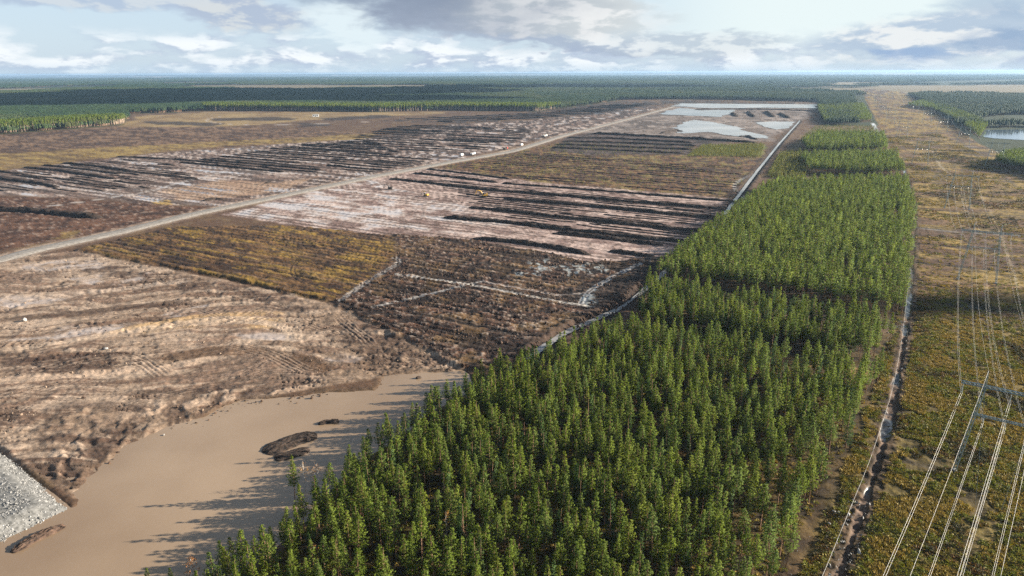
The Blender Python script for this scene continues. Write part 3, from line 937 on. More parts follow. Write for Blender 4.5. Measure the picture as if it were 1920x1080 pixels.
    d, sd, rn = line(P([(1200, 540), (1400, 572), (1690, 614)]), 30)
    paint(sst(-d, -5, -3) * .8, (0.05, 0.035, 0.02))  # tree shadow lying in this gap, painted into the ground colour
    # saplings area right of the channel
    z = zone(P([(1432, 330), (1470, 285), (1520, 240), (1640, 236), (1680, 300), (1512, 330)]), 4, 6, 20, 35)
    paint(z * .8, lerp((0.11, 0.085, 0.03), (0.22, 0.16, 0.075), sst(nB, .35, .65)))
    # --- the drain channel bed and its black spoil
    d, sd, rn = line(CHANNEL, 40)
    wn = d + (nB - .5) * 5
    paint(sst(-wn, -10, -5) * .85, lerp((0.020, 0.015, 0.013), (0.085, 0.055, 0.04), nC))
    Z += sst(-np.abs(wn - 6), -4, -1) * .9 * nB
    Z = Z * (1 - sst(-d, -4.5, -2.0)) - .9 * sst(-d, -4.5, -2.0)
    # --- under the road and the gravel pad
    d, sd, rn = line(ROAD, 40)
    sh_ = sst(-(d + (nB - .5) * 6), -16, -9)
    paint(sh_ * .75, lerp((0.27, 0.20, 0.15), (0.46, 0.38, 0.31), sst(nB * .6 + nC * .4, .35, .65)))
    f = sst(-d, -10, -6)
    Z = Z * (1 - f) - .3 * f
    pd = sdf_box(X, Y, PAD_POLY)
    f = sst(-pd, -.5, 2)
    Z = Z * (1 - f) - .8 * f
    Z -= np.where(RR > 2500, 0.5, 0)
    col = 0.16 * (np.maximum(col, 1e-4) / 0.16) ** 1.14              # peat is darker and warmer, silt paler, than a flat mix
    lum = (col @ np.array([.3, .59, .11]))[:, None]
    col = lum + (col - lum) * 0.93
    col = np.clip(col * 0.77, 0.004, 0.9)
    # mesh
    nr, na = sh
    i = np.arange(nr - 1)[:, None] * na
    j = np.arange(na)[None, :]
    j2 = (j + 1) % na
    Fq = np.stack([i + j, i + na + j, i + na + j2, i + j2], -1).reshape(-1, 4)[:, ::-1]
    me = mesh_np('ground', np.stack([X, Y, Z], 1), Fq, smooth=True)
    ca = me.attributes.new('soil', 'FLOAT_COLOR', 'POINT')
    ca.data.foreach_set('color', np.concatenate([col, np.ones((n, 1))], 1).astype(np.float32).ravel())
    wa = me.attributes.new('wet', 'FLOAT', 'POINT')
    wa.data.foreach_set('value', wet.astype(np.float32))
    o = obj('ground', me, M['ground'])
    tag(o, kind='structure')
    return o


build_ground()



# ------------------------------------------------------------------ road, channel, ponds, gravel pad
def resample(line, step):
    line = np.asarray(line, float)
    seg = np.linalg.norm(np.diff(line, axis=0), axis=1)
    s = np.concatenate([[0], np.cumsum(seg)])
    m = max(2, int(s[-1] / step) + 1)
    t = np.linspace(0, s[-1], m)
    return np.stack([np.interp(t, s, line[:, k]) for k in range(line.shape[1])], 1), t


def strip(name, line, prof, step, mat, wob=0.0, kind='structure', smooth=True):
    """prof: list of (offset, height) across"""
    pts, t = resample(line, step)
    tg = np.gradient(pts, axis=0)
    tg /= np.linalg.norm(tg, axis=1)[:, None]
    nm = np.stack([tg[:, 1], -tg[:, 0]], 1)
    V = []
    for k, (off, h) in enumerate(prof):
        w = wob * (fbm(t, t * 0 + off * 3, 9, 3, 200 + k) - .5) * 2 if wob else 0.0
        xy = pts + nm * (off + (w if hasattr(w, '__len__') else np.zeros(len(t))))[:, None]
        V.append(np.concatenate([xy, np.full((len(xy), 1), h)], 1))
    V = np.stack(V, 1)
    m, c = len(pts), len(prof)
    i = np.arange(m - 1)[:, None] * c
    j = np.arange(c - 1)[None, :]
    Fq = np.stack([i + j, i + j + 1, i + c + j + 1, i + c + j], -1).reshape(-1, 4)
    o = obj(name, mesh_np(name, V.reshape(-1, 3), Fq, smooth=smooth), mat)
    tag(o, kind=kind)
    return o


strip('road', ROAD, [(-8.2, -0.35), (-6.0, 0.45), (-2.4, 0.62), (2.4, 0.62), (6.0, 0.45), (8.2, -0.35)], 8, M['gravel'], 0.35)
strip('drainage_channel', CHANNEL, [(-1.8, -0.28), (0, -0.28), (1.8, -0.28)], 6, M['pale_water'], 0.6)


def sheet(name, poly, z, mat, amp=0.0, scale=20, seed=1, step=4.0):
    ring, t = resample(np.vstack([poly, poly[:1]]), step)
    ring = ring[:-1]
    if amp:
        c = ring.mean(0)
        d = ring - c
        d /= np.linalg.norm(d, axis=1)[:, None]
        ring = ring + d * (amp * 2 * (fbm(ring[:, 0], ring[:, 1], scale, 5, seed, .75) - .5))[:, None]
    bm = bmesh.new()
    vs = [bm.verts.new((x, y, z)) for x, y in ring]
    bm.faces.new(vs)
    bmesh.ops.triangulate(bm, faces=bm.faces[:])
    bmesh.ops.recalc_face_normals(bm, faces=bm.faces[:])
    if bm.faces[:][0].normal.z < 0:
        bmesh.ops.reverse_faces(bm, faces=bm.faces[:])
    me = bpy.data.meshes.new(name)
    bm.to_mesh(me)
    bm.free()
    o = obj(name, me, mat)
    tag(o, kind='structure')
    return o


big = P([(60, 930), (185, 860), (230, 828), (330, 780), (450, 738), (560, 728), (700, 718), (730, 690), (890, 680), (930, 715), (800, 800), (700, 900), (620, 1000), (500, 1140),
         (250, 1260), (-300, 1410), (-450, 1090), (-20, 1000)])
sheet('muddy_pond', big, -0.45, M['muddy'])
sheet('settling_pond', P([(1275, 232), (1300, 225), (1330, 228), (1370, 236), (1400, 246), (1432, 254), (1440, 260), (1400, 258), (1370, 254), (1330, 248), (1280, 250), (1262, 246)]), 0.45, M['pale_water'], 32, 40, 3, 6)
sheet('settling_pond', P([(1415, 230), (1450, 228), (1490, 229), (1478, 240), (1455, 243), (1435, 238)]), 0.45, M['pale_water'], 20, 30, 4, 6)
sheet('settling_pond', P([(1232, 214), (1275, 203), (1300, 205), (1380, 206), (1365, 213), (1350, 219), (1290, 217)]), 0.45, M['water'], 36, 60, 5, 10)
sheet('settling_pond', P([(1262, 199), (1275, 194), (1400, 195), (1530, 196), (1528, 203), (1440, 202), (1330, 203)]), 0.45, M['pale_water'], 36, 60, 6, 12)
sheet('lake', P([(1824, 247), (1850, 244), (1900, 243), (2080, 245), (2080, 264), (1925, 263), (1870, 260), (1836, 256)]), 0.45, M['lake'], 8, 40, 7, 8)


def build_pad():
    """raised working platform of crushed stone, with a sloped rim and stones on it"""
    poly = PAD_POLY
    lo, hi = poly.min(0), poly.max(0)
    xs = np.arange(max(lo[0], -190), hi[0] + 1, .55)
    ys = np.arange(lo[1], min(hi[1], 330) + 1, .55)
    X, Y = np.meshgrid(xs, ys)
    d = -sdf(X, Y, poly) + 0.9 * (fbm(X, Y, 4, 3, 5) - .5)
    h = sst(d, -.3, 8.0) * 3.5 - 1.1 + (fbm(X, Y, 1.6, 3, 6) - .5) * .5 * sst(d, 0, 3) * (1 - .85 * sst(d, 11, 16))
    keep = d > -1.0
    nx = len(xs)
    idx = np.arange(X.size).reshape(X.shape)
    k = keep[:-1, :-1] & keep[1:, 1:] & keep[1:, :-1] & keep[:-1, 1:]
    Fq = np.stack([idx[:-1, :-1], idx[:-1, 1:], idx[1:, 1:], idx[1:, :-1]], -1)[k]
    me = mesh_np('gravel_pad', np.stack([X.ravel(), Y.ravel(), h.ravel()], 1), Fq, smooth=True)
    o = obj('gravel_pad', me, M['pad_gravel'])
    tag(o, kind='structure')
    # stones of the rim
    n = 34000
    px = rng.uniform(-175, hi[0], n)
    py = rng.uniform(lo[1], 270, n)
    dd = -sdf(px, py, poly)
    k = (dd > -.6) & (dd < 14) & (rng.random(n) < .95 - dd * .035)
    return px[k], py[k], dd[k]


PAD_PTS = build_pad()


# ------------------------------------------------------------------ scattering (geometry nodes) and stone / plant templates
def scatter(name, pts, rot, scl, idx, templates, kind='stuff', label=None, cat=None):
    n = len(pts)
    me = bpy.data.meshes.new(name)
    me.vertices.add(n)
    me.vertices.foreach_set('co', np.asarray(pts, np.float32).ravel())
    a = me.attributes.new('rot', 'FLOAT_VECTOR', 'POINT')
    a.data.foreach_set('vector', np.asarray(rot, np.float32).ravel())
    a = me.attributes.new('scl', 'FLOAT_VECTOR', 'POINT')
    a.data.foreach_set('vector', np.asarray(scl, np.float32).ravel())
    a = me.attributes.new('idx', 'INT', 'POINT')
    a.data.foreach_set('value', np.asarray(idx, np.int32))
    me.update()
    col = bpy.data.collections.new(name + '_kinds')
    for i, tm in enumerate(templates):
        t = bpy.data.objects.new('%s_kind_%02d' % (name, i), tm)
        col.objects.link(t)
    ng = bpy.data.node_groups.new(name + '_scatter', 'GeometryNodeTree')
    ng.interface.new_socket('Geometry', in_out='INPUT', socket_type='NodeSocketGeometry')
    ng.interface.new_socket('Geometry', in_out='OUTPUT', socket_type='NodeSocketGeometry')
    N, L = ng.nodes, ng.links
    gi, go = N.new('NodeGroupInput'), N.new('NodeGroupOutput')
    ci = N.new('GeometryNodeCollectionInfo')
    ci.inputs['Collection'].default_value = col
    ci.inputs['Separate Children'].default_value = True
    ci.inputs['Reset Children'].default_value = True
    ip = N.new('GeometryNodeInstanceOnPoints')
    ip.inputs['Pick Instance'].default_value = True

    def attr(nm, ty):
        q = N.new('GeometryNodeInputNamedAttribute')
        q.data_type = ty
        q.inputs['Name'].default_value = nm
        return q.outputs['Attribute']
    L.new(gi.outputs[0], ip.inputs['Points'])
    L.new(ci.outputs[0], ip.inputs['Instance'])
    L.new(attr('idx', 'INT'), ip.inputs['Instance Index'])
    L.new(attr('rot', 'FLOAT_VECTOR'), ip.inputs['Rotation'])
    L.new(attr('scl', 'FLOAT_VECTOR'), ip.inputs['Scale'])
    L.new(ip.outputs[0], go.inputs[0])
    o = bpy.data.objects.new(name, me)
    COL.objects.link(o)
    md = o.modifiers.new('scatter', 'NODES')
    md.node_group = ng
    tag(o, label, cat, kind=kind)
    return o


def rock_mesh(seed, mat, flat=.6):
    r = np.random.default_rng(seed)
    bm = bmesh.new()
    bmesh.ops.create_icosphere(bm, subdivisions=1, radius=.5)
    for v in bm.verts:
        s = r.uniform(.65, 1.2)
        v.co = (v.co.x * s * 1.15, v.co.y * s * .9, v.co.z * s * flat)
    me = bpy.data.meshes.new('stone')
    bm.to_mesh(me)
    bm.free()
    me.materials.append(mat)
    return me


def clump_mesh(seed, mat, n=26, r=.5, h=.5, leaf=.22, up=.6):
    g = np.random.default_rng(seed)
    V, Ft = [], []
    for i in range(n):
        a, q = g.uniform(0, 2 * math.pi), math.sqrt(g.uniform(0, 1)) * r
        zz = h * (1 - (q / r) ** 2) * g.uniform(.35, 1)
        c = np.array([q * math.cos(a), q * math.sin(a), zz])
        d = np.array([math.cos(a) * g.uniform(.2, 1), math.sin(a) * g.uniform(.2, 1), up * g.uniform(.3, 1.4)])
        d /= np.linalg.norm(d)
        s = np.cross(d, g.normal(size=3))
        s /= np.linalg.norm(s) + 1e-9
        l, w = leaf * g.uniform(.7, 1.4), leaf * .55
        b = len(V)
        V += [c - s * w, c + s * w, c + d * l * 1.6]
        Ft.append((b, b + 1, b + 2))
    me = mesh_np('clump', V, None, Ft)
    me.materials.append(mat)
    return me


stones = [rock_mesh(s, M['stone']) for s in range(5)] + [rock_mesh(9, M['pad_gravel'])]
px, py, dd = PAD_PTS
hz = np.interp(dd, [-1, 0, 2, 4, 6, 8, 20], [-1.1, -1.0, -.45, .7, 1.75, 2.35, 2.4])
n = len(px)
scatter('pad_stones', np.stack([px, py, hz], 1), rng.uniform(0, 6.28, (n, 3)), np.repeat(rng.gamma(2.2, .12, (n, 1)) + .16, 3, 1), rng.integers(0, 8, n), [rock_mesh(30 + i_, M['stone' if i_ < 2 else 'pad_stone' if i_ < 6 else 'pad_gravel']) for i_ in range(8)],
        label='broken grey and white stones over the rim of the gravel platform', cat='stones')


# ------------------------------------------------------------------ peat windrows, banks and heaps
def windrow(line, width, height, label, mat=None, seed=0, group=None, name='peat_windrow', taper=True, z0=-.25, cat='peat ridge', step=None, c=9, rough=0.35):
    line = np.asarray(line, float)
    dist = np.linalg.norm(line.mean(0))
    pts, t = resample(line, step or max(1.3, dist * .0035))
    m = len(pts)
    tg = np.gradient(pts, axis=0)
    tg /= np.linalg.norm(tg, axis=1)[:, None]
    nm = np.stack([tg[:, 1], -tg[:, 0]], 1)
    env = np.ones(m)
    if taper:
        e = min(t[-1] * .2, width * 1.2)
        env = np.minimum(1, np.minimum(t, t[-1] - t) / e) ** .6
    hh = height * (.55 + .9 * fbm(t, t * 0, width * 1.6, 3, seed)) * env
    ww = width * (.75 + .5 * fbm(t, t * 0 + 50, width * 2.5, 3, seed + 1)) * (.35 + .65 * env)
    mid = (fbm(t, t * 0 + 90, width * 4, 3, seed + 2) - .5) * width * .5
    V = np.zeros((m, c, 3))
    for k in range(c):
        s = -1 + 2 * k / (c - 1)
        prof = (1 - s * s) ** .8
        jit = (fbm(t, t * 0 + k * 7.0, 2.2 if c < 12 else 1.1, 3, seed + 5 + k) - .5)
        off = s * ww / 2 + mid + jit * width * .16
        V[:, k, :2] = pts + nm * off[:, None]
        V[:, k, 2] = z0 + prof * hh * (1 + 1.1 * jit) + (0 if k in (0, c - 1) else .25 + rough * height * 1.6 * (fbm(t, t * 0 + k * 3.1, 1.3, 2, seed + 77 + k) - .5))
    V[[0, -1], :, 2] = z0
    i = np.arange(m - 1)[:, None] * c
    j = np.arange(c - 1)[None, :]
    Fq = np.stack([i + j, i + j + 1, i + c + j + 1, i + c + j], -1).reshape(-1, 4)
    o = obj(name, mesh_np(name, V.reshape(-1, 3), Fq), mat or M['peat'])
    tag(o, label, cat, group)
    return o


GF = 'peat windrows of the field by the excavators'
FIELD_F = [
    ([(800, 317), (880, 326), (957, 336)], 6, 1.7, 'thin far black peat windrow starting beside the gravel road, below the red-brown heath'),
    ([(773, 325), (860, 334), (934, 343)], 7, 1.9, 'short black peat windrow from the road bend to the pale gap'),
    ([(940, 344), (1100, 356), (1240, 367), (1385, 379)], 6, 1.7, 'thin black peat windrow along the lower edge of the red-brown heath'),
    ([(730, 335), (900, 355), (1070, 369), (1240, 383), (1362, 393)], 7, 2.1, 'longest black peat windrow, running from the road to the channel behind the excavator'),
    ([(943, 373), (1090, 386), (1240, 400), (1352, 409)], 8, 2.1, 'broad black peat windrow that starts right at the excavator'),
    ([(877, 389), (930, 394), (1000, 401), (1240, 428), (1332, 437)], 7.5, 2.2, 'black peat windrow with a blunt heap at its left end, below the excavator'),
    ([(830, 408), (940, 416), (1033, 428), (1150, 441), (1300, 456)], 7.5, 2.1, 'black peat windrow beside the pale smoothed mud flat'),
    ([(1043, 436), (1130, 446), (1245, 461)], 8, 2.1, 'short black peat windrow doubled just below a longer one, ending near the pines'),
    ([(885, 447), (980, 456), (1050, 466), (1110, 478)], 8, 2.2, 'lowest long peat windrow, above the dark stripped heath'),
    ([(1140, 471), (1190, 477), (1236, 484)], 7, 1.9, 'small black peat windrow closest to the wet gap by the pines'),
]
for i, (q, w, h, lab) in enumerate(FIELD_F):
    windrow(P(q), w, h, lab, seed=300 + 17 * i, group=GF)
GH = 'peat windrows of the dark field below the settling ponds'
FIELD_H = [
    ([(1108, 251), (1180, 254), (1290, 260), (1420, 268)], 12, 3.2, 'highest black peat bank along the near shore of the settling pond'),
    ([(1062, 258), (1150, 260), (1300, 268)], 9, 2.4, 'second black windrow counted from the settling pond'),
    ([(1052, 265), (1160, 268), (1310, 274)], 9, 2.4, 'third black windrow counted from the settling pond'),
    ([(1042, 271), (1150, 275), (1300, 281)], 9, 2.4, 'fourth black windrow counted from the settling pond'),
    ([(1032, 277), (1150, 282), (1285, 288)], 9, 2.2, 'black windrow directly above the red-brown heath, lowest of the dark field'),
]
for i, (q, w, h, lab) in enumerate(FIELD_H):
    windrow(P(q), w, h, lab, seed=600 + 17 * i, group=GH)
GJ = 'peat windrows left of the road'
FIELD_J = [
    ([(-30, 320), (0, 322), (46, 327)], 8, 2.0, 'short black ridge at the left picture edge below the golden grass'),
    ([(45, 314), (120, 322), (217, 336)], 9, 2.4, 'long black peat ridge at left, with wet pale mud on its near side'),
    ([(-30, 333), (0, 336), (60, 343), (112, 352)], 9, 2.4, 'lower left black peat ridge ending beside the pale wet mud'),
    ([(115, 306), (195, 314), (262, 324)], 8, 2.2, 'black peat ridge bordering the golden grass at left'),
    ([(40, 329), (100, 334), (150, 340)], 7, 1.4, 'low broken peat ridge between two longer ridges at left'),
    ([(80, 310), (150, 317), (225, 327)], 7, 1.8, 'second peat ridge from the golden grass at left'),
    ([(230, 321), (312, 329), (370, 336)], 7, 1.7, 'low peat ridge above the pale vehicle track junction'),
    ([(217, 294), (325, 299), (420, 307)], 8, 1.9, 'peat ridge at the tip of the golden grass wedge'),
    ([(130, 343), (200, 348), (215, 351)], 5, 1.0, 'faint low peat ridge in the pale mud at left'),
]
for i, (q, w, h, lab) in enumerate(FIELD_J):
    windrow(P(q), w, h, lab, seed=800 + 17 * i, group=GJ)
windrow(P([(-60, 390), (0, 394), (60, 397), (120, 402), (192, 409)]), 11, 3.6, 'massive black peat bank at the left picture edge above the road', seed=990, name='peat_bank', cat='peat bank')


ORD = 'first second third fourth fifth sixth seventh eighth ninth tenth eleventh twelfth thirteenth fourteenth fifteenth sixteenth seventeenth eighteenth nineteenth twentieth'.split() + ['last'] * 40
PART = ['left', 'next', 'third', 'right']


def auto_rows(poly_px, spacing, wid, hgt, label, group, seed, brk=(120, 260), gap=(15, 60), mat=None, limit=60):
    g = np.random.default_rng(seed)
    poly = P(poly_px)
    u, v = ROWDIR, np.array([-ROWDIR[1], ROWDIR[0]])
    pu, pv = poly @ u, poly @ v
    c = 0
    row = 0
    for off in np.arange(pv.min() + spacing / 2, pv.max(), spacing):
        off += g.uniform(-.2, .2) * spacing
        s = np.arange(pu.min(), pu.max(), 4.0)
        xy = s[:, None] * u + off * v
        ins = sdf(xy[:, 0], xy[:, 1], poly) < 0
        if ins.sum() < 6:
            continue
        a, b = s[ins].min(), s[ins].max()
        row += 1
        seg = 0
        p = a + g.uniform(0, 20)
        while p < b - 25:
            e = min(b, p + g.uniform(*brk))
            k = np.linspace(p, e, 5)
            ln = k[:, None] * u + (off + g.uniform(-2, 2, 5))[:, None] * v
            windrow(ln, wid * g.uniform(.7, 1.2), hgt * g.uniform(.6, 1.2), label % (PART[min(seg, 3)], ORD[row - 1]), seed=seed + 13 * c, group=group, mat=mat)
            c += 1
            seg += 1
            if c >= limit:
                return
            p = e + g.uniform(*gap)


auto_rows([(330, 305), (420, 290), (560, 270), (700, 262), (760, 290), (820, 300), (700, 326), (560, 325), (420, 315)], 19, 8, 1.9,
          '%s piece of the %s close-set black peat row left of the road, counted from nearest', 'close-set peat ridges left of the road', 1200, limit=50)
auto_rows([(640, 258), (740, 236), (900, 232), (1000, 235), (1000, 258), (900, 282), (800, 285), (740, 280)], 30, 9, 1.8,
          '%s piece of the %s low dark peat row beside the trucks, counted from nearest', 'low peat ridges near the trucks', 1500, limit=30)
auto_rows([(740, 222), (1000, 212), (1150, 195), (1230, 195), (1120, 214), (1000, 224), (840, 230)], 60, 14, 2.6,
          '%s piece of the %s far black peat row before the forest, counted from nearest', 'far peat ridges in front of the forest', 1700, brk=(150, 330), limit=26)
auto_rows([(-20, 330), (120, 308), (330, 288), (330, 318), (420, 330), (300, 352), (150, 362), (-20, 358)], 13, 5.0, 1.1,
          '%s piece of the %s thin dark ridge in the far left mud, counted from nearest', 'thin ridges in the pale mud at far left', 2300, brk=(40, 130), gap=(10, 60), limit=40)
auto_rows([(790, 335), (1000, 348), (1370, 386), (1318, 440), (1240, 470), (1000, 432), (880, 384)], 8.5, 2.4, .7,
          '%s piece of the %s thin low ridge between the excavator field windrows, from nearest', 'thin low ridges between the windrows', 2600, brk=(40, 150), gap=(8, 45), limit=48)
auto_rows([(850, 312), (960, 290), (1060, 268), (1290, 276), (1400, 300), (1385, 368), (1000, 338)], 17, 2.6, .8,
          '%s piece of the %s thin brown ridge on the red-brown heath, counted from nearest', 'thin ridges on the red-brown heath', 2900, brk=(60, 200), gap=(30, 90), limit=30, mat=M['peat_brown'])
# heaps beside the settling ponds
for i, (q, lab) in enumerate([(([(1372, 212), (1382, 219)]), 'first dark spoil heap of the row between the two settling ponds, nearest the pond corner'),
                              (([(1404, 210), (1414, 220)]), 'second dark spoil heap of the row between the settling ponds'),
                              (([(1436, 210), (1450, 220)]), 'third dark spoil heap of the row between the settling ponds'),
                              (([(1464, 213), (1478, 222)]), 'fourth dark spoil heap of the row, closest to the channel end')]):
    windrow(P(q), 16, 4.0, lab, seed=1900 + 7 * i, group='spoil heaps between the settling ponds', name='spoil_heap', cat='spoil heap', step=4)
for q, w, h, lab in (([(1240, 251), (1268, 246), (1282, 247)], 14, 4.0, 'rounded grey-brown spoil heap at the left end of the settling pond'),
                     ([(1300, 206), (1380, 205), (1450, 206), (1525, 208)], 14, 3.0, 'black bank dividing the two farthest settling ponds'),
                     ([(1383, 257), (1400, 256), (1420, 262)], 9, 2.6, 'small black heap on the right shore of the settling pond'),
                     ([(495, 345), (510, 342)], 6, 1.6, 'small dark peat heap on the tan ground left of the road'),
                     ([(380, 378), (405, 373), (418, 375)], 8, 2.0, 'dark peat mound beside the road, left of its first rise')):
    windrow(P(q), w, h, lab, seed=2000 + int(w * 10 + q[0][0]), name='spoil_heap', cat='spoil heap')
windrow(P([(498, 850), (520, 838), (548, 826), (575, 818), (596, 816)]), 9, .7, 'black peat island in the muddy pond beside the pines', seed=2101, name='peat_island', cat='peat island', step=.7, c=21, rough=.9, z0=-.6)
windrow(P([(512, 858), (545, 850), (580, 838)]), 6, .55, 'low black peat shoal joined to the island in the muddy pond', seed=2105, name='peat_island', cat='peat island', step=.7, c=21, rough=.9, z0=-.6)
windrow(P([(596, 795), (612, 791), (636, 790)]), 2.6, .9, 'small thin black peat islet in the muddy pond, beyond the larger island', seed=2102, name='peat_island', cat='peat island', step=.5, c=21, rough=.9, z0=-.6)
windrow(P([(20, 1035), (60, 1012), (95, 995), (122, 982)]), 3.4, .8, 'long brown peat bar in the muddy pond beside the gravel platform', seed=2103, mat=M['peat_brown'], name='peat_island', cat='peat island', step=.5, c=21, rough=.9, z0=-.6)
windrow(P([(780, 709), (790, 706)]), 1.6, .7, 'tiny dark clod in the upper arm of the muddy pond', seed=2104, name='peat_island', cat='peat island', step=.4, z0=-.55)


# ------------------------------------------------------------------ trees
NORMALS = {}


def leafy(name, V, Ft, z0, h, jit=.48, seed=3):
    """mesh of small leaf faces, wound outwards and shaded as a rounded crown"""
    V, Ft = np.asarray(V, float), np.asarray(Ft)
    g = np.random.default_rng(seed)
    c = V[Ft].mean(1)
    nrm = c.copy()
    nrm[:, :2] /= np.linalg.norm(nrm[:, :2], axis=1)[:, None] + .35
    nrm[:, 2] = .25 + .5 * (c[:, 2] - z0) / max(h - z0, .1)
    nrm += g.normal(0, jit, nrm.shape)
    nrm /= np.linalg.norm(nrm, axis=1)[:, None]
    fn = np.cross(V[Ft[:, 1]] - V[Ft[:, 0]], V[Ft[:, 2]] - V[Ft[:, 0]])
    flip = (fn * nrm).sum(1) < 0
    Ft[flip] = Ft[flip][:, ::-1]
    me = mesh_np(name, V, None, Ft, smooth=True)
    vn = np.zeros_like(V)
    for k in range(3):
        vn[Ft[:, k]] = nrm
    me.normals_split_custom_set_from_vertices(vn.tolist())
    NORMALS[me.name] = vn
    return me


def pine_meshes(seed, h=15.0, crown=.62, rad=1.9, whorls=11, per=6, tufts=9, size=.25, leafmat='needles', barkmat='bark', trunk_r=.15, up=.5, conic=.8, nspray=8):
    """trunk mesh and crown mesh of one conifer: whorled, upswept branches carrying sprays of needles"""
    g = np.random.default_rng(seed)
    tb = MB()
    bend = g.normal(0, .12, 2)
    zs = np.linspace(0, h * .97, 6)
    pts = [(bend[0] * math.sin(z / h * 3), bend[1] * math.sin(z / h * 2.3), z - .3) for z in zs]
    tb.tube(pts, [trunk_r * (1 - .88 * z / h) + .012 for z in zs], 5)
    z0 = h * (1 - crown)
    for k in range(4):                                            # dead lower branches
        a, zz = g.uniform(0, 6.28), g.uniform(z0 * .55, z0 * 1.05)
        l = g.uniform(.4, 1.1)
        tb.tube([(0, 0, zz), (l * math.cos(a), l * math.sin(a), zz + g.uniform(-.1, .2))], [.03, .012], 3, False)
    V, Ft = [], []
    lean = g.normal(0, .06, 2)
    sq = g.uniform(.85, 1.15)
    for w in range(whorls):
        t = (w + g.uniform(-.25, .25)) / (whorls - .2)
        t = min(max(t, 0.0), .985)
        prof = ((1 - t) ** conic) * min(1.0, .55 + t / .22 * .45)
        zb = z0 + t * h * crown
        m = max(3, int(per * (.65 + .5 * (1 - t))))
        a0 = g.uniform(0, 6.28)
        for b in range(m):
            a = a0 + 6.283 * b / m + g.normal(0, .25)
            L = rad * prof * g.uniform(.62, 1.18) + .12
            ux, uy = math.cos(a) * sq, math.sin(a) / sq
            if L > .5:
                tb.tube([(0, 0, zb), (ux * L * .8, uy * L * .8, zb + up * L * .55)], [.028, .01], 3, False)
            nt_ = max(2, int(tufts * (.35 + .65 * L / rad)))
            for q in range(nt_):
                s = .28 + .75 * (q + g.uniform(0, 1)) / nt_
                c = np.array([ux * L * s + g.normal(0, .10 + .08 * L), uy * L * s + g.normal(0, .10 + .08 * L), zb + up * L * s * s + g.normal(0, .16)])
                for e in range(nspray):
                    d = np.array([ux * g.uniform(.3, 1.1), uy * g.uniform(.3, 1.1), .55]) + g.normal(0, .55, 3)
                    d /= np.linalg.norm(d)
                    sd = np.cross(d, g.normal(size=3))
                    sd /= np.linalg.norm(sd) + 1e-9
                    l, wd = size * g.uniform(.8, 1.5), size * g.uniform(.28, .45)
                    k = len(V)
                    V += [c - sd * wd, c + sd * wd, c + d * l * 1.35]
                    Ft.append((k, k + 1, k + 2))
    top = h
    for e in range(nspray * 3):
        a = g.uniform(0, 6.28)
        k = len(V)
        c = np.array([0, 0, top - g.uniform(.2, .9)])
        d = np.array([math.cos(a) * .4, math.sin(a) * .4, 1.0])
        sd = np.array([-math.sin(a), math.cos(a), 0])
        V += [c - sd * size * .35, c + sd * size * .35, c + d * size * 1.4]
        Ft.append((k, k + 1, k + 2))
    V = np.asarray(V)
    V[:, 0] += lean[0] * (V[:, 2] - z0)
    V[:, 1] += lean[1] * (V[:, 2] - z0)
    cm = leafy('crown', V, Ft, z0, h)
    cm.materials.append(M[leafmat])
    tm = bpy.data.meshes.new('trunk')
    tm.from_pydata(tb.v, [], tb.f)
    tm.materials.append(M[barkmat])
    tm.update()
    return tm, cm


def join(meshes, name):
    bm = bmesh.new()
    mats = []
    nrm = []
    for me in meshes:
        nrm.append(NORMALS[me.name] if me.name in NORMALS else np.array([tuple(q.vector) for q in me.vertex_normals]))
        b = len(bm.faces)
        bm.from_mesh(me)
        bm.faces.ensure_lookup_table()
        for f in bm.faces[b:]:
            f.material_index = len(mats)
        mats.append(me.materials[0])
    out = bpy.data.meshes.new(name)
    bm.to_mesh(out)
    bm.free()
    for m_ in mats:
        out.materials.append(m_)
    out.normals_split_custom_set_from_vertices(np.concatenate(nrm).tolist())
    return out


NEAR = []
for i in range(9):
    NEAR.append(pine_meshes(40 + i, h=15, crown=[.66, .6, .56, .7, .62, .52, .64, .58, .72][i], rad=[2.45, 2.7, 2.15, 2.35, 2.75, 2.0, 2.55, 2.3, 2.1][i],
                            conic=[1.1, 1.0, 1.15, 1.3, .9, 1.0, 1.25, .95, 1.4][i], whorls=[11, 10, 10, 12, 10, 9, 11, 10, 12][i]))
NEAR += [pine_meshes(60 + i, h=15, crown=[.88, .8][i], rad=[1.9, 1.6][i], conic=1.2, whorls=15, per=6, tufts=7, up=-.12, leafmat='spruce') for i in range(2)]
NEAR_J = [join(t, 'pine') for t in NEAR]
PICK = np.array([.12, .11, .10, .12, .10, .09, .11, .10, .07, .05, .03])
MID_J = [join(pine_meshes(80 + i, h=15, crown=[.58, .52, .64, .55, .6, .48][i], rad=[1.9, 2.1, 1.8, 2.0, 1.7, 1.9][i], whorls=9, per=5, tufts=5, size=.46, nspray=3,
                          conic=[1.0, 1.1, 1.25, .95, 1.1, 1.0][i], trunk_r=.16), 'pine') for i in range(6)]
EDGE_J = [join(pine_meshes(140 + i, h=15, crown=[.42, .36, .46][i], rad=1.7, whorls=6, per=5, tufts=4, size=.7, nspray=3, conic=.7, trunk_r=.34, barkmat='sunlit_bark'), 'pine') for i in range(3)]
YOUNG_J = [join(pine_meshes(120 + i, h=4.0, crown=.9, rad=1.0, whorls=5, per=4, tufts=3, size=.45, nspray=2, leafmat='sapling', trunk_r=.05), 'sapling') for i in range(3)]


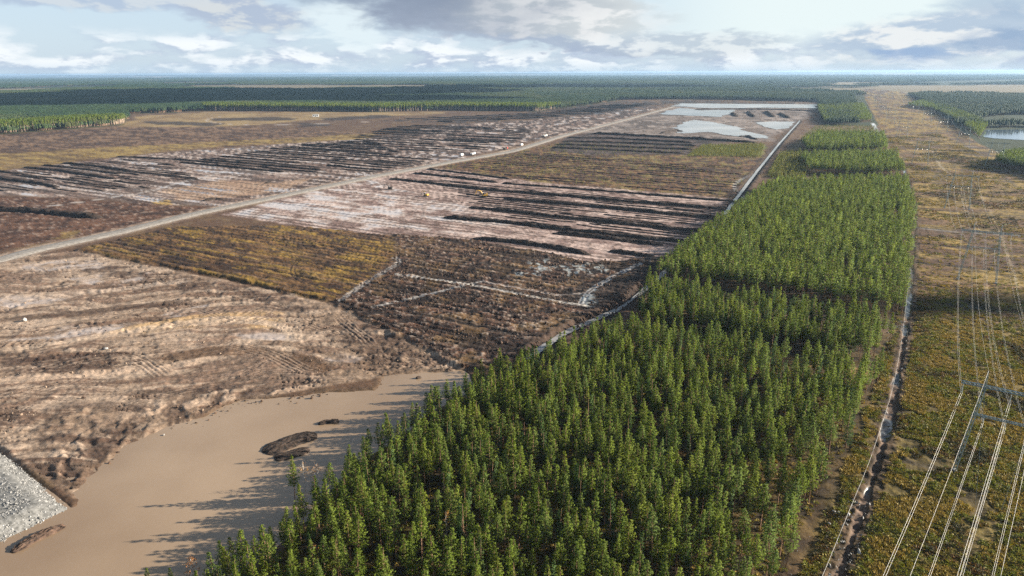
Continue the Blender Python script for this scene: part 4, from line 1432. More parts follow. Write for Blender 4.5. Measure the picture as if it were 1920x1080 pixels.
def birch(seed, h, leafmat, dens=1.0):
    g = np.random.default_rng(seed)
    tb = MB()
    zs = np.linspace(0, h, 7)
    bx, by = g.normal(0, .25, 2)
    ax = lambda z: np.array([bx * math.sin(z / h * 2.2), by * math.sin(z / h * 2.2), z - .3])
    tb.tube([ax(z) for z in zs], [.13 * (1 - .9 * z / h) + .012 for z in zs], 5)
    V, Ft = [], []
    for b in range(20):
        zz = h * g.uniform(.4, .97)
        a = g.uniform(0, 6.28)
        L = (h - zz) * .28 + .5
        e = ax(zz) + np.array([math.cos(a) * L, math.sin(a) * L, L * 1.1])
        tb.tube([ax(zz), (ax(zz) + e) / 2 + (0, 0, -.1), e], [.03, .02, .008], 3, False)
        for q in range(int(9 * dens)):
            s = g.uniform(.3, 1.1)
            c = ax(zz) * (1 - s) + e * s + g.normal(0, .2, 3)
            d, sd = g.normal(size=3), g.normal(size=3)
            k = len(V)
            V += [c - sd * .1, c + sd * .1, c + d * .2]
            Ft.append((k, k + 1, k + 2))
    cm = mesh_np('crown', V, None, Ft)
    cm.materials.append(M[leafmat])
    tm = bpy.data.meshes.new('trunk')
    tm.from_pydata(tb.v, [], tb.f)
    tm.materials.append(M['birch_bark'])
    return tm, cm


def jitter_grid(poly, sp, seed, jit=.42, thin=0.0, extra=None):
    g = np.random.default_rng(seed)
    lo, hi = poly.min(0), poly.max(0)
    xs, ys = np.meshgrid(np.arange(lo[0], hi[0], sp), np.arange(lo[1], hi[1], sp * .92))
    xs = xs + (np.arange(xs.shape[0])[:, None] % 2) * sp / 2
    x = xs.ravel() + g.uniform(-jit, jit, xs.size) * sp
    y = ys.ravel() + g.uniform(-jit, jit, xs.size) * sp
    k = sdf(x, y, poly) + 2.5 * (fbm(x, y, 9, 2, seed) - .5) * 2 < 0
    if thin:
        k &= g.random(x.size) > thin * 2 * fbm(x, y, 22, 3, seed + 3) ** 1.5
    return x[k], y[k]


def tree_obj(name, meshes, x, y, s, rz, label, cat, group=None, sz=None):
    r = empty(name, (x, y, 0), rz)
    r.rotation_euler = (random.gauss(0, .028), random.gauss(0, .028), rz)
    r.scale = (s, s, s * (sz or 1))
    for nm_, me in zip(('trunk', 'crown'), meshes):
        c = bpy.data.objects.new(nm_, me)
        COL.objects.link(c)
        c.parent = r
    tag(r, label, cat, group)
    return r



# nearest stand: 300 individuals, the rest of the stand as one mass
x1, y1 = jitter_grid(STANDS['s1'], 3.85, 501, .46, thin=.36)
h1 = 15.0 * (.70 + .30 * rng.random(len(x1)) + .24 * fbm(x1, y1, 14, 2, 77))
edge = -sdf(x1, y1, STANDS['s1'])
h1 *= np.where((edge < 5) & (x1 < 20), .86, 1.0)
pxc, pyc, dep = project(x1, y1, h1 * .75)
vis = (pxc > -20) & (pxc < 1940) & (pyc < 1070) & (pyc > 0)
order = np.argsort(-np.where(vis, F_PX * h1 / dep, -1))[:296]
chosen = np.zeros(len(x1), bool)
chosen[order] = True
for i in np.where(chosen)[0]:
    e = edge[i]
    ux_, uy_ = pxc[i], pyc[i]
    colw = ['at the far left', 'left of the middle', 'in the middle', 'right of the middle', 'at the far right'][int(np.clip((ux_ - 380) / 235, 0, 4))]
    roww = ['top edge', 'upper part', 'lower part', 'bottom edge'][int(np.clip((uy_ - 880) / 50, 0, 3))]
    size = 'tall' if h1[i] > 15.3 else ('short' if h1[i] < 13.6 else 'mid-height')
    if e < 6 and x1[i] < 10:
        lab, gr_ = '%s green pine on the pond edge of the nearest stand, %s of picture' % (size, roww), 'pines on the pond edge of the near stand'
    elif e < 7:
        lab, gr_ = '%s bare-stemmed pine on the power line edge of the nearest stand, %s' % (size, roww), 'pines on the power line edge of the near stand'
    else:
        lab, gr_ = '%s green pine inside the nearest stand, %s, %s' % (size, colw, roww), 'pines inside the near stand'
    k = int(rng.choice(11, p=PICK))
    if e < 7 and x1[i] > 10:
        k = [2, 5, 7, 1][int(rng.integers(0, 4))]
    tree_obj('pine_tree', NEAR[k], x1[i], y1[i], h1[i] / 15 * (.92 + .16 * rng.random()), rng.uniform(0, 6.28), lab, 'pine tree', gr_)
r_ = ~chosen
n = r_.sum()
sc_ = (h1[r_] / 15)[:, None] * np.array([1, 1, 1.0])
scatter('pine_stand', np.stack([x1[r_], y1[r_], np.zeros(n)], 1), np.stack([rng.normal(0, .02, n), rng.normal(0, .02, n), rng.uniform(0, 6.28, n)], 1), sc_, rng.choice(11, n, p=PICK), NEAR_J,
        label='dense green pine forest filling the rest of the nearest stand', cat='forest')

# named single trees on the pond edge
iso = gp(553, 935)
tree_obj('pine_tree', NEAR[3], iso[0], iso[1], .98, .4, 'lone slim pine standing apart in the muddy water left of the stand', 'pine tree')
p = gp(585, 925)
for q, hh_, lab, sd_ in (((572, 915), 9.5, 'reddish thin birch right of the lone pine at the pond edge', 1), ((590, 938), 10.5, 'white-stemmed nearly leafless birch right of the lone pine', 2),
                         ((598, 930), 11.5, 'tall white-stemmed bare birch, rightmost of the group beside the lone pine', 3)):
    p = gp(*q)
    tree_obj('birch_tree', birch(sd_, hh_, 'birch_leaf', .55), p[0], p[1], 1, 0, lab, 'birch tree')
p = gp(370, 1112)
tree_obj('birch_tree', birch(5, 10.5, 'birch_leaf', 1.6), p[0], p[1], 1, 0, 'orange autumn birch at the bottom edge left of the stand', 'birch tree')
for q, s_, lab in (((283, 1128), .62, 'small round pine at the bottom edge, leftmost of the trees'), ((330, 1122), .58, 'small pine at the bottom edge between the leftmost pine and the orange birch')):
    p = gp(*q)
    tree_obj('pine_tree', NEAR[0], p[0], p[1], s_, 1.0, lab, 'pine tree')
p = gp(660, 1145)
tree_obj('birch_tree', birch(6, 9.5, 'yellow_leaf', 2.2), p[0], p[1], 1, 0, 'yellow birch among the pines at the bottom edge', 'birch tree')
for q, sd_, lab in (((838, 1035), 7, 'thin reddish birch among the pines near the bottom of the stand'), ((598, 1095), 8, 'pale-stemmed thin birch between pines at the lower left of the stand')):
    p = gp(*q)
    tree_obj('birch_tree', birch(sd_, 12.5, 'birch_leaf', .8), p[0], p[1], 1, 0, lab, 'birch tree')


def stand_scatter(name, poly, sp, seed, templates, hmin, hmax, label, thin=.3, wide=1.0):
    g = np.random.default_rng(seed)
    x, y = jitter_grid(poly, sp, seed, .45, thin)
    n = len(x)
    hs = g.uniform(hmin, hmax, n) / 15
    scatter(name, np.stack([x, y, np.zeros(n)], 1), np.stack([g.normal(0, .02, n), g.normal(0, .02, n), g.uniform(0, 6.28, n)], 1),
            np.stack([hs * wide, hs * wide, hs], 1), g.integers(0, len(templates), n), templates, label=label, cat='forest')


stand_scatter('pine_stand', STANDS['s2'], 3.9, 511, NEAR_J, 12.5, 17.5, 'narrow band of pines just beyond the nearest stand, in front of its dark gap', .35)
stand_scatter('pine_stand', STANDS['s3'], 3.9, 512, MID_J, 11.5, 16.5, 'large even dense pine plantation between the drainage channel and the power lines', .3, 1.2)
stand_scatter('pine_stand', STANDS['s4'], 4.2, 513, MID_J, 10.5, 17.5, 'narrow strip of pines behind the large plantation', .35, 1.25)
stand_scatter('pine_stand', STANDS['s5'], 4.2, 514, MID_J, 13, 20, 'small dark block of pines beyond the narrow strip', .25, 1.2)
stand_scatter('pine_stand', STANDS['s6'], 5.5, 515, MID_J, 11, 18, 'square pine block beside the far settling ponds', .25, 1.4)


def sap_scatter(name, px_poly, sp, seed, hmin, hmax, label, thin=.6):
    g = np.random.default_rng(seed)
    x, y = jitter_grid(P(px_poly), sp, seed, .5, thin)
    n = len(x)
    hs = g.uniform(hmin, hmax, n) / 4
    scatter(name, np.stack([x, y, np.zeros(n)], 1), np.stack([np.zeros(n), np.zeros(n), g.uniform(0, 6.28, n)], 1), np.repeat(hs[:, None], 3, 1), g.integers(0, 3, n), YOUNG_J, label=label, cat='saplings')


sap_scatter('saplings', [(1440, 332), (1462, 290), (1510, 285), (1512, 326), (1500, 340)], 2.6, 521, 3, 6.5, 'light green young pines beside the drainage channel', .3)
sap_scatter('saplings', [(1288, 294), (1318, 273), (1432, 271), (1424, 296), (1350, 294)], 3.2, 522, 2, 5, 'bright green young growth at the far end of the red-brown heath', .3)
sap_scatter('saplings', [(830, 314), (960, 288), (1060, 268), (1290, 275), (1400, 296), (1390, 370), (1000, 340)], 7.0, 523, 1, 3.2, 'scattered pale saplings on the red-brown heath', .8)
sap_scatter('saplings', [(1500, 262), (1530, 236), (1640, 236), (1655, 262)], 6.0, 524, 2, 4.5, 'sparse brown saplings between the two far pine blocks', .4)
sap_scatter('saplings', [(200, 462), (340, 430), (560, 430), (740, 452), (740, 490), (640, 555), (420, 515)], 5.0, 525, .6, 1.7, 'low yellow-green bushes on the golden heath', .9)



# ------------------------------------------------------------------ far forest, in tiles that hold many small trees
def forest_tile(seed, size, count, h, r, edge_mat='needles_far'):
    g = np.random.default_rng(seed)
    V, Ft, mi = [], [], []
    for i in range(count):
        x, y = g.uniform(-size / 2, size / 2, 2)
        hh_, rr_ = h * g.uniform(.72, 1.12), r * g.uniform(.75, 1.3)
        k = len(V)
        V += [(x - .16, y, 0), (x + .16, y, 0), (x, y, hh_ * .8)]
        Ft.append((k, k + 1, k + 2))
        mi.append(1)
        V_, nseg = [], 5
        for lv, (zz, q) in enumerate(((.42, .55), (.55, 1.0), (.80, .62))):
            k = len(V)
            a0 = g.uniform(0, 6.28)
            for s in range(nseg):
                a = a0 + 6.283 * s / nseg
                w = rr_ * q * g.uniform(.7, 1.3)
                V.append((x + w * math.cos(a), y + w * math.sin(a), hh_ * (zz + g.uniform(-.06, .06))))
            V.append((x + g.normal(0, .2), y + g.normal(0, .2), hh_ * min(1.0, zz + .30)))
            for s in range(nseg):
                Ft.append((k + s, k + (s + 1) % nseg, k + nseg))
                mi.append(0)
    me = mesh_np('forest_tile', V, None, Ft)
    me.materials.append(M[edge_mat])
    me.materials.append(M['bark'])
    me.polygons.foreach_set('material_index', np.asarray(mi, np.int32))
    return me


TILE_A = [forest_tile(700 + i, 30, 52, 17, 1.9) for i in range(4)] + [forest_tile(705 + i, 30, 46, 15, 2.0, 'needles_light') for i in range(3)]
TILE_B = [forest_tile(720 + i, 110, 95, 19, 5.0) for i in range(4)] + [forest_tile(725 + i, 110, 90, 17, 5.0, 'needles_light') for i in range(3)]
CLEAR = [P([(1838, 236), (1832, 222), (1900, 215), (2100, 216), (2100, 240), (1900, 236)]), P([(1820, 250), (1850, 240), (2100, 240), (2100, 268), (1930, 266), (1840, 262)]),
         P([(1690, 158), (1760, 152), (1930, 148), (1930, 154), (1780, 160)]), P([(0, 168), (90, 162), (230, 160), (215, 164), (60, 171)]), P([(300, 156), (420, 153), (430, 156), (310, 159)])]
LAKE_CLUMP = P([(1862, 313), (1880, 302), (1920, 297), (2060, 300), (2060, 350), (1930, 326)])
CLEAR.append(P([(1812, 240), (2400, 240), (2400, 700), (2150, 425), (1832, 272)]))


def far_forest(name, r0, r1, sp, tiles, label, seed, clear_lv, scale_n=1.0, scale=1.0):
    g = np.random.default_rng(seed)
    xs, ys = np.meshgrid(np.arange(-r1 * .86, r1 * .86, sp), np.arange(200, r1, sp))
    x = xs.ravel() + g.uniform(-.3, .3, xs.size) * sp
    y = ys.ravel() + g.uniform(-.3, .3, xs.size) * sp
    r = np.hypot(x, y)
    k = (r > r0) & (r < r1) & (np.abs(np.arctan2(x, y)) < R(43))
    x, y = x[k], y[k]
    k = sdf(x, y, SITE) > sp * .42
    for c in CLEAR:
        k &= sdf(x, y, c) > sp * .2
    d, _, _ = pl_dist(x, y, [p_ for p_ in LINE_A[4:]])
    k &= d > 75
    k &= ~(fbm(x * .35, y * .6, 900, 5, 21) > clear_lv)
    k &= g.random(len(x)) > .03
    x, y = x[k], y[k]
    n = len(x)
    hs = scale * (.8 + .45 * fbm(x, y, 350, 3, 33))
    scatter(name, np.stack([x, y, np.zeros(n)], 1), np.stack([np.zeros(n), np.zeros(n), g.integers(0, 4, n) * 1.5708 + g.normal(0, .2, n)], 1),
            np.stack([np.full(n, 1.0), np.full(n, 1.0), hs], 1), np.where(fbm(x, y, 520 * scale_n, 4, 35) + g.normal(0, .03, n) > .52, g.integers(4, 7, n), g.integers(0, 4, n)), tiles, label=label, cat='forest')
    return n


_ = (far_forest('distant_forest', 700, 4200, 27, TILE_A, 'wide conifer forest around the cleared site', 531, .95),
      far_forest('horizon_forest', 4200, 21000, 95, TILE_B, 'far blue-green forest reaching the horizon', 532, .585, 3.0))
stand_scatter('lakeside_forest', LAKE_CLUMP, 3.4, 540, MID_J, 14, 18, 'dark clump of trees on the near shore of the lake at right', .1)
stand_scatter('lakeside_forest', P([(1700, 200), (1745, 206), (1800, 234), (1835, 262), (1850, 240), (1800, 215), (1740, 190)]), 5.0, 541, MID_J, 12, 17, 'ragged forest edge on the right side of the power line corridor', .2, 1.2)
stand_scatter('forest_edge', P([(-60, 256), (0, 250), (228, 233), (236, 229), (150, 232), (0, 243), (-60, 248)]), 4.4, 542, EDGE_J, 20, 24, 'sunlit pale-stemmed pine edge at far left', .1, 1.2)
stand_scatter('forest_edge', P([(380, 207), (700, 210), (830, 207), (1010, 209), (1050, 203), (1010, 204), (830, 203), (700, 205), (380, 203)]), 7.0, 543, EDGE_J, 19, 24, 'sunlit forest edge behind the left half of the site', .1, 1.4)

# ------------------------------------------------------------------ low vegetation and stones
SHR = [clump_mesh(900 + i, M[k_], 24, .55, h_, .24, u_) for i, (k_, h_, u_) in enumerate((('shrub_dark', .6, .6), ('shrub_brown', .45, .6), ('shrub_olive', .55, .6), ('shrub_green', .6, .6), ('shrub_olive', .45, .8), ('gold_shrub', .4, 1.0), ('gold_shrub', .35, 1.0)))]
COR = P([(1500, 1200), (1510, 1080), (1645, 720), (1702, 540), (1716, 440), (2010, 430), (2300, 760), (2300, 1250)])
xs, ys = jitter_grid(COR, .80, 551, .5)
EDGE_L = P([(1560, 1120), (1585, 1040), (1640, 890), (1672, 770), (1693, 650), (1706, 560), (1710, 480)])
d_, _, _ = pl_dist(xs, ys, EDGE_L)
k = (d_ > 2.4 + 1.6 * rng.random(len(xs))) & (rng.random(len(xs)) > .96 * sst(np.hypot(xs, ys), 230, 500)) & (fbm(xs, ys, 7, 4, 556) * .6 + fbm(xs, ys, 30, 2, 557) * .4 > .33)
xs, ys = xs[k], ys[k]
n = len(xs)
tone = fbm(xs, ys, 9, 4, 555) * .5 + fbm(xs, ys, 34, 3, 559) * .5 + rng.normal(0, .035, n)
ix = np.digitize(tone, [.38, .425, .47, .51, .55, .60])
ss = rng.uniform(.6, 1.6, n)
scatter('heath_shrubs', np.stack([xs, ys, np.zeros(n)], 1), np.stack([np.zeros(n), np.zeros(n), rng.uniform(0, 6.28, n)], 1), np.stack([ss, ss, ss * rng.uniform(.6, 1.3, n)], 1), ix, SHR,
        label='olive and golden heath shrubs covering the ground under the power lines', cat='shrubs')
FARC = P([(1716, 450), (1712, 380), (1696, 318), (1660, 258), (1760, 250), (1840, 290), (1990, 360), (2050, 450)])
xs, ys = jitter_grid(FARC, 4.2, 571, .5)
k = fbm(xs, ys, 28, 4, 572) > .47
xs, ys = xs[k], ys[k]
n = len(xs)
ss = rng.uniform(1.2, 3.4, n)
tone = fbm(xs, ys, 40, 4, 573) + rng.normal(0, .05, n)
scatter('far_heath_shrubs', np.stack([xs, ys, np.zeros(n)], 1), np.stack([np.zeros(n), np.zeros(n), rng.uniform(0, 6.28, n)], 1), np.stack([ss, ss, ss * .6], 1), np.digitize(tone, [.40, .46, .50, .52, .55, .60]), SHR,
        label='patchy brown and golden shrubs on the far stretch of the power line corridor', cat='shrubs')
# undergrowth along the stand edges and in the near stand
xs, ys = jitter_grid(STANDS['s1'], 1.5, 552, .5, .2)
n = len(xs)
ss = rng.uniform(.5, 1.4, n)
scatter('undergrowth', np.stack([xs, ys, np.zeros(n)], 1), np.stack([np.zeros(n), np.zeros(n), rng.uniform(0, 6.28, n)], 1), np.repeat(ss[:, None], 3, 1), rng.integers(0, 7, n), SHR,
        label='low brown and golden undergrowth on the forest floor', cat='undergrowth')
# debris, roots and stones along the edge ditch
e_pts, t_ = resample(EDGE_L, .22)
n = len(e_pts) * 3
ii = rng.integers(0, len(e_pts), n)
off = rng.normal(-2.5, 3.2, n)
tg = np.gradient(e_pts, axis=0)
tg /= np.linalg.norm(tg, axis=1)[:, None]
nm = np.stack([tg[:, 1], -tg[:, 0]], 1)
pp = e_pts[ii] + nm[ii] * off[:, None]
k = (fbm(t_[ii], t_[ii] * 0, 20, 3, 558) > .5) & (np.abs(off) > .6) & (rng.random(n) < .6)
pp = pp[k]
n = len(pp)
scatter('ditch_stones', np.concatenate([pp, rng.uniform(-.1, .25, (n, 1))], 1), rng.uniform(0, 6.28, (n, 3)), rng.gamma(1.8, .14, (n, 1)) * np.array([1.5, .8, .7]) + .08, rng.integers(0, 6, n), stones,
        label='pale stones and broken roots heaped along the ditch at the forest edge', cat='stones')
# clods in the stripped heath and field
CL = [rock_mesh(60 + i, M['peat_brown'], .7) for i in range(3)] + [rock_mesh(70, M['peat'], .7)]
q = P([(620, 566), (745, 490), (740, 440), (900, 452), (1110, 492), (1262, 484), (1190, 570), (1010, 668), (880, 694)])
xs, ys = jitter_grid(q, 2.3, 561, .5)
k = fbm(xs, ys, 9, 3, 562) > .48
xs, ys = xs[k], ys[k]
n = len(xs)
scatter('peat_clods', np.stack([xs, ys, np.full(n, 1.35)], 1), rng.uniform(0, 6.28, (n, 3)), np.repeat(rng.gamma(2.2, .28, (n, 1)) + .15, 3, 1), rng.integers(0, 4, n), CL,
        label='torn peat clods strewn over the dark stripped heath', cat='clods')
q = P([(-20, 500), (60, 478), (140, 471), (620, 570), (870, 692), (720, 706), (450, 750), (230, 842), (140, 930), (-20, 840)])
xs, ys = jitter_grid(q, 1.9, 564, .5)
k = (fbm(xs, ys, 12, 3, 565) * .6 + fbm(xs, ys, 40, 2, 566) * .4 > .55) & (rng.random(len(xs)) < .6)
xs, ys = xs[k], ys[k]
n = len(xs)
CL2 = CL + [rock_mesh(75, M['tan_clod'], .6), rock_mesh(76, M['tan_clod'], .6)]
scatter('soil_clods', np.stack([xs, ys, np.full(n, .28)], 1), rng.uniform(0, 6.28, (n, 3)), np.repeat(rng.gamma(1.8, .17, (n, 1)) + .12, 3, 1), rng.integers(0, 6, n), CL2,
        label='loose brown soil clods scattered over the rutted foreground field', cat='clods')
b_pts, t_ = resample(P([(95, 915), (160, 880), (235, 838), (330, 795), (450, 752), (560, 742), (720, 712)]), .4)
n = len(b_pts)
pp = b_pts + rng.normal(0, 3.2, (n, 2)) - np.array([0, 1.0])
k = fbm(pp[:, 0], pp[:, 1], 8, 3, 563) > .5
pp = pp[k]
n = len(pp)
scatter('shore_clods', np.concatenate([pp, np.full((n, 1), -.42)], 1), rng.uniform(0, 6.28, (n, 3)), np.repeat(rng.gamma(2.0, .2, (n, 1)) + .12, 3, 1), rng.integers(0, 4, n), CL,
        label='dark clods sticking out of the muddy water along the field shore', cat='clods')

# single boulders and white objects
def boulder(q, size, label, mat='stone', seed=1, z=0.0, cat='boulder', name='boulder'):
    p_ = gp(*q)
    o = obj(name, rock_mesh(seed, M[mat], .75), loc=(p_[0], p_[1], z + size * .25))
    o.scale = (size, size * .8, size)
    o.rotation_euler = (0, 0, seed * 1.3)
    tag(o, label, cat)


boulder((47, 603), 3.0, 'pale boulder lying alone in the muddy field at far left', seed=21, z=.3)
boulder((199, 656), 1.8, 'small dark-shadowed boulder in the middle of the muddy field', seed=22, z=.3)
boulder((307, 814), .8, 'little white stone at the shoreline of the muddy pond', seed=23, z=-.4)
boulder((1563, 962), 1.2, 'white boulder on the heap beside the ditch, nearest the pines', seed=24, z=.2)
boulder((1590, 968), 1.4, 'pale greenish boulder beside the ditch under the low wire', seed=25, z=.2)
boulder((1554, 984), 1.1, 'lower white boulder of the heap beside the ditch', seed=26, z=.2)


# ------------------------------------------------------------------ power lines
ARM_Z, LOW_Z, TOP_Z = 30.0, 20.5, 35.0


def lattice(mb, a, b, w0, w1, n, chord=.085, diag=.045):
    a, b = np.asarray(a, float), np.asarray(b, float)
    t = (b - a) / np.linalg.norm(b - a)
    s = np.cross(t, (0, 1, 0)) if abs(t[1]) < .9 else np.cross(t, (1, 0, 0))
    s /= np.linalg.norm(s)
    q = np.cross(t, s)
    cor = [(1, 1), (1, -1), (-1, -1), (-1, 1)]
    rings = []
    for i in range(n + 1):
        f = i / n
        w = (w0 + (w1 - w0) * f) / 2
        rings.append([a + (b - a) * f + s * w * cx + q * w * cy for cx, cy in cor])
    for k in range(4):
        mb.tube([rings[0][k], rings[-1][k]], chord, 4, False)
        for i in range(n):
            mb.tube([rings[i][k], rings[i + 1][(k + 1) % 4]], diag, 3, False)


def insulator(mb, top, bot):
    top, bot = np.asarray(top, float), np.asarray(bot, float)
    pts, rs = [], []
    for i in range(13):
        pts.append(top + (bot - top) * i / 12)
        rs.append(.13 if i % 2 else .05)
    mb.tube(pts, rs, 5)


UP_X = (-12.0, 0.0, 12.0)
LO_X = (-5.2, 0.3, 5.6)
PK_X = (-6.6, 6.6)
INS_U, INS_L = 3.6, 2.0


def pylon_parts(root, detail=True):
    n = 16 if detail else 5
    for s in (-1, 1):
        m_ = MB()
        lattice(m_, (s * 9.6, 0, 0), (s * 6.6, 0, ARM_Z), .75, .65, n, .11, .06)
        m_.build('leg', M['steel'], root)
        m_ = MB()
        lattice(m_, (s * 6.6, 0, ARM_Z), (s * 6.6, 0, TOP_Z), .5, .2, 4, .07, .045)
        m_.build('earth_wire_peak', M['steel'], root)
        m_ = MB()
        m_.box((s * 9.6, 0, .3), (1.7, 1.7, .9), top=(.6, .6))
        m_.build('footing', M['concrete'], root)
        for f in (-1, 1):
            m_ = MB()
            m_.tube([(s * 6.6, 0, ARM_Z - .4), (s * 3.0, f * 17.0, 0)], .035, 3, False)
            m_.build('guy_wire', M['steel'], root)
    m_ = MB()
    lattice(m_, (-12.6, 0, ARM_Z), (12.6, 0, ARM_Z), .7, .7, n + 4, .11, .06)
    m_.build('crossarm', M['steel'], root)
    m_ = MB()
    lattice(m_, (-8.4, 0, LOW_Z), (8.4, 0, LOW_Z), .55, .55, n, .09, .05)
    m_.build('lower_crossarm', M['steel'], root)
    for x in UP_X:
        m_ = MB()
        insulator(m_, (x, 0, ARM_Z - .3), (x, 0, ARM_Z - INS_U))
        m_.build('insulator', M['insulator'], root)
    for x in LO_X:
        m_ = MB()
        insulator(m_, (x, 0, LOW_Z - .2), (x, 0, LOW_Z - INS_L))
        m_.build('insulator', M['insulator'], root)


def line_frames(line):
    fr = []
    for i, c in enumerate(line):
        a = line[max(i - 1, 0)]
        b = line[min(i + 1, len(line) - 1)]
        t = (b - a) / np.linalg.norm(b - a)
        fr.append((c, t, np.array([t[1], -t[0]])))
    return fr


def copy_thing(src, name):
    r = src.copy()
    r.name = name
    COL.objects.link(r)
    for ch in src.children:
        c = ch.copy()
        COL.objects.link(c)
        c.parent = r
    return r


frA = line_frames(LINE_A)
labsA = ['large guyed portal pylon at the right picture edge, nearest to the viewer', 'second nearest portal pylon, beside the shaded band of the corridor', 'portal pylon third from the viewer, level with the far end of the pine plantation',
         'fourth portal pylon, standing on a yellow patch left of the lake', 'fifth portal pylon, just beyond the dark hedge line across the corridor', 'sixth portal pylon along the corridor',
         'seventh portal pylon along the corridor', 'eighth portal pylon along the corridor, very small', 'ninth tiny portal pylon near the far end of the corridor', 'farthest tiny portal pylon at the end of the corridor']
pA = None
pB = None
for i in range(1, len(frA)):
    c, t, nrm = frA[i]
    det = i <= 3
    rz = math.atan2(nrm[1], nrm[0])
    if det and pA:
        r = copy_thing(pA, 'transmission_pylon')
    elif not det and pB:
        r = copy_thing(pB, 'transmission_pylon')
    else:
        r = empty('transmission_pylon')
        pylon_parts(r, det)
        if det:
            pA = r
        else:
            pB = r
    r.location = (c[0], c[1], 0)
    r.rotation_euler = (0, 0, rz)
    tag(r, labsA[i - 1], 'pylon', 'pylons of the left power line')

# second line, right of the first beyond the bend
dirB = (LINE_A[6] - LINE_A[4]) / np.linalg.norm(LINE_A[6] - LINE_A[4])
perpB = np.array([dirB[1], -dirB[0]])
b2 = gp(1766, 247)[:2]
LINE_B = [b2 + dirB * s for s in (-1250., -920., -590., -300., 0., 330., 690., 1100., 1600.)]
frB = line_frames(LINE_B)
labsB = {2: 'steel portal pylon in front of the dark lakeside trees at the right edge', 3: 'portal pylon of the right line on the pale ground near the lake', 4: 'portal pylon of the right line left of the lake, against the forest edge',
         5: 'second pylon beyond the lake on the right line', 6: 'third small pylon beyond the lake on the right line', 7: 'distant pylon of the right line close to the forest edge'}
for i, lab in labsB.items():
    c, t, nrm = frB[i]
    r = copy_thing(pB, 'transmission_pylon')
    r.location = (c[0], c[1], 0)
    r.rotation_euler = (0, 0, math.atan2(nrm[1], nrm[0]))
    tag(r, lab, 'pylon', 'pylons of the right power line')


def conductor(name, frames, off, z, sag_k, label, gauge=.45, rad=.024, cat='power line wire', group=None, nseg=26):
    m_ = MB()
    for i in range(len(frames) - 1):
        (c0, t0, n0), (c1, t1, n1) = frames[i], frames[i + 1]
        a = np.array([*(c0 + n0 * off), z])
        b = np.array([*(c1 + n1 * off), z])
        span = np.linalg.norm(b - a)
        sag = sag_k * (span / 250.0) ** 2
        sag = min(sag, z * .5)
        far_k = min(1.35, max(1.0, np.linalg.norm((a + b)[:2]) / 2 / 450.0))
        ns = nseg if i < 4 else 12
        for g_ in ((-gauge / 2, gauge / 2) if gauge else (0.0,)):
            pts = []
            for k_ in range(ns + 1):
                f = k_ / ns
                p_ = a + (b - a) * f
                p_[2] -= 4 * sag * f * (1 - f)
                p_[:2] += (n0 * (1 - f) + n1 * f) * g_
                pts.append(p_)
            m_.tube(pts, rad * far_k, 4, False)
    o = m_.build(name, M['conductor'])
    tag(o, label, cat, group)
    return o


GU = 'conductors of the left power line'
conductor('conductor', frA, UP_X[0], ARM_Z - INS_U - .1, 8.5, 'twin conductor hanging from the left end of the upper crossarms', group=GU)
conductor('conductor', frA, UP_X[1], ARM_Z - INS_U - .1, 8.5, 'twin conductor hanging from the middle of the upper crossarms', group=GU)
conductor('conductor', frA, UP_X[2], ARM_Z - INS_U - .1, 8.5, 'twin conductor hanging from the right end of the upper crossarms', group=GU)
for x, w in zip(LO_X, ('left', 'middle', 'right')):
    conductor('conductor', frA, x, LOW_Z - INS_L - .1, 6.5, 'thin twin conductor on the %s insulator of the lower crossarms' % w, gauge=.35, rad=.021, group=GU)
conductor('earth_wire', frA, PK_X[0], TOP_Z, 6.5, 'single earth wire over the left peaks of the left power line', gauge=0, rad=.022, group='earth wires')
conductor('earth_wire', frA, PK_X[1], TOP_Z, 6.5, 'single earth wire over the right peaks of the left power line', gauge=0, rad=.022, group='earth wires')
for x, w in zip(UP_X, ('left', 'middle', 'right')):
    conductor('conductor', frB, x, ARM_Z - INS_U - .1, 10.0, '%s twin conductor of the right power line, passing the lake' % w, gauge=.45, rad=.04, group='conductors of the right power line')
# the low wire along the ditch, on wooden poles at the forest edge
W1 = [gp(1520, 1130, 10.5), gp(1545, 1075, 9.5), gp(1590, 962, 9.2), gp(1630, 868, 9.4), gp(1655, 790, 9.8), gp(1673, 735, 10.3), gp(1691, 640, 11.2), gp(1700, 560, 12.0), gp(1705, 520, 12.2)]
ls = np.array(W1)
fine, _ = resample(ls, 6.0)
for _ in range(6):
    fine[1:-1] = (fine[:-2] + 2 * fine[1:-1] + fine[2:]) / 4
m_ = MB()
m_.tube(list(fine), .042, 5, False)
o = m_.build('low_wire', M['conductor'])
tag(o, 'thick pale wire running above the ditch along the forest edge', 'power line wire')

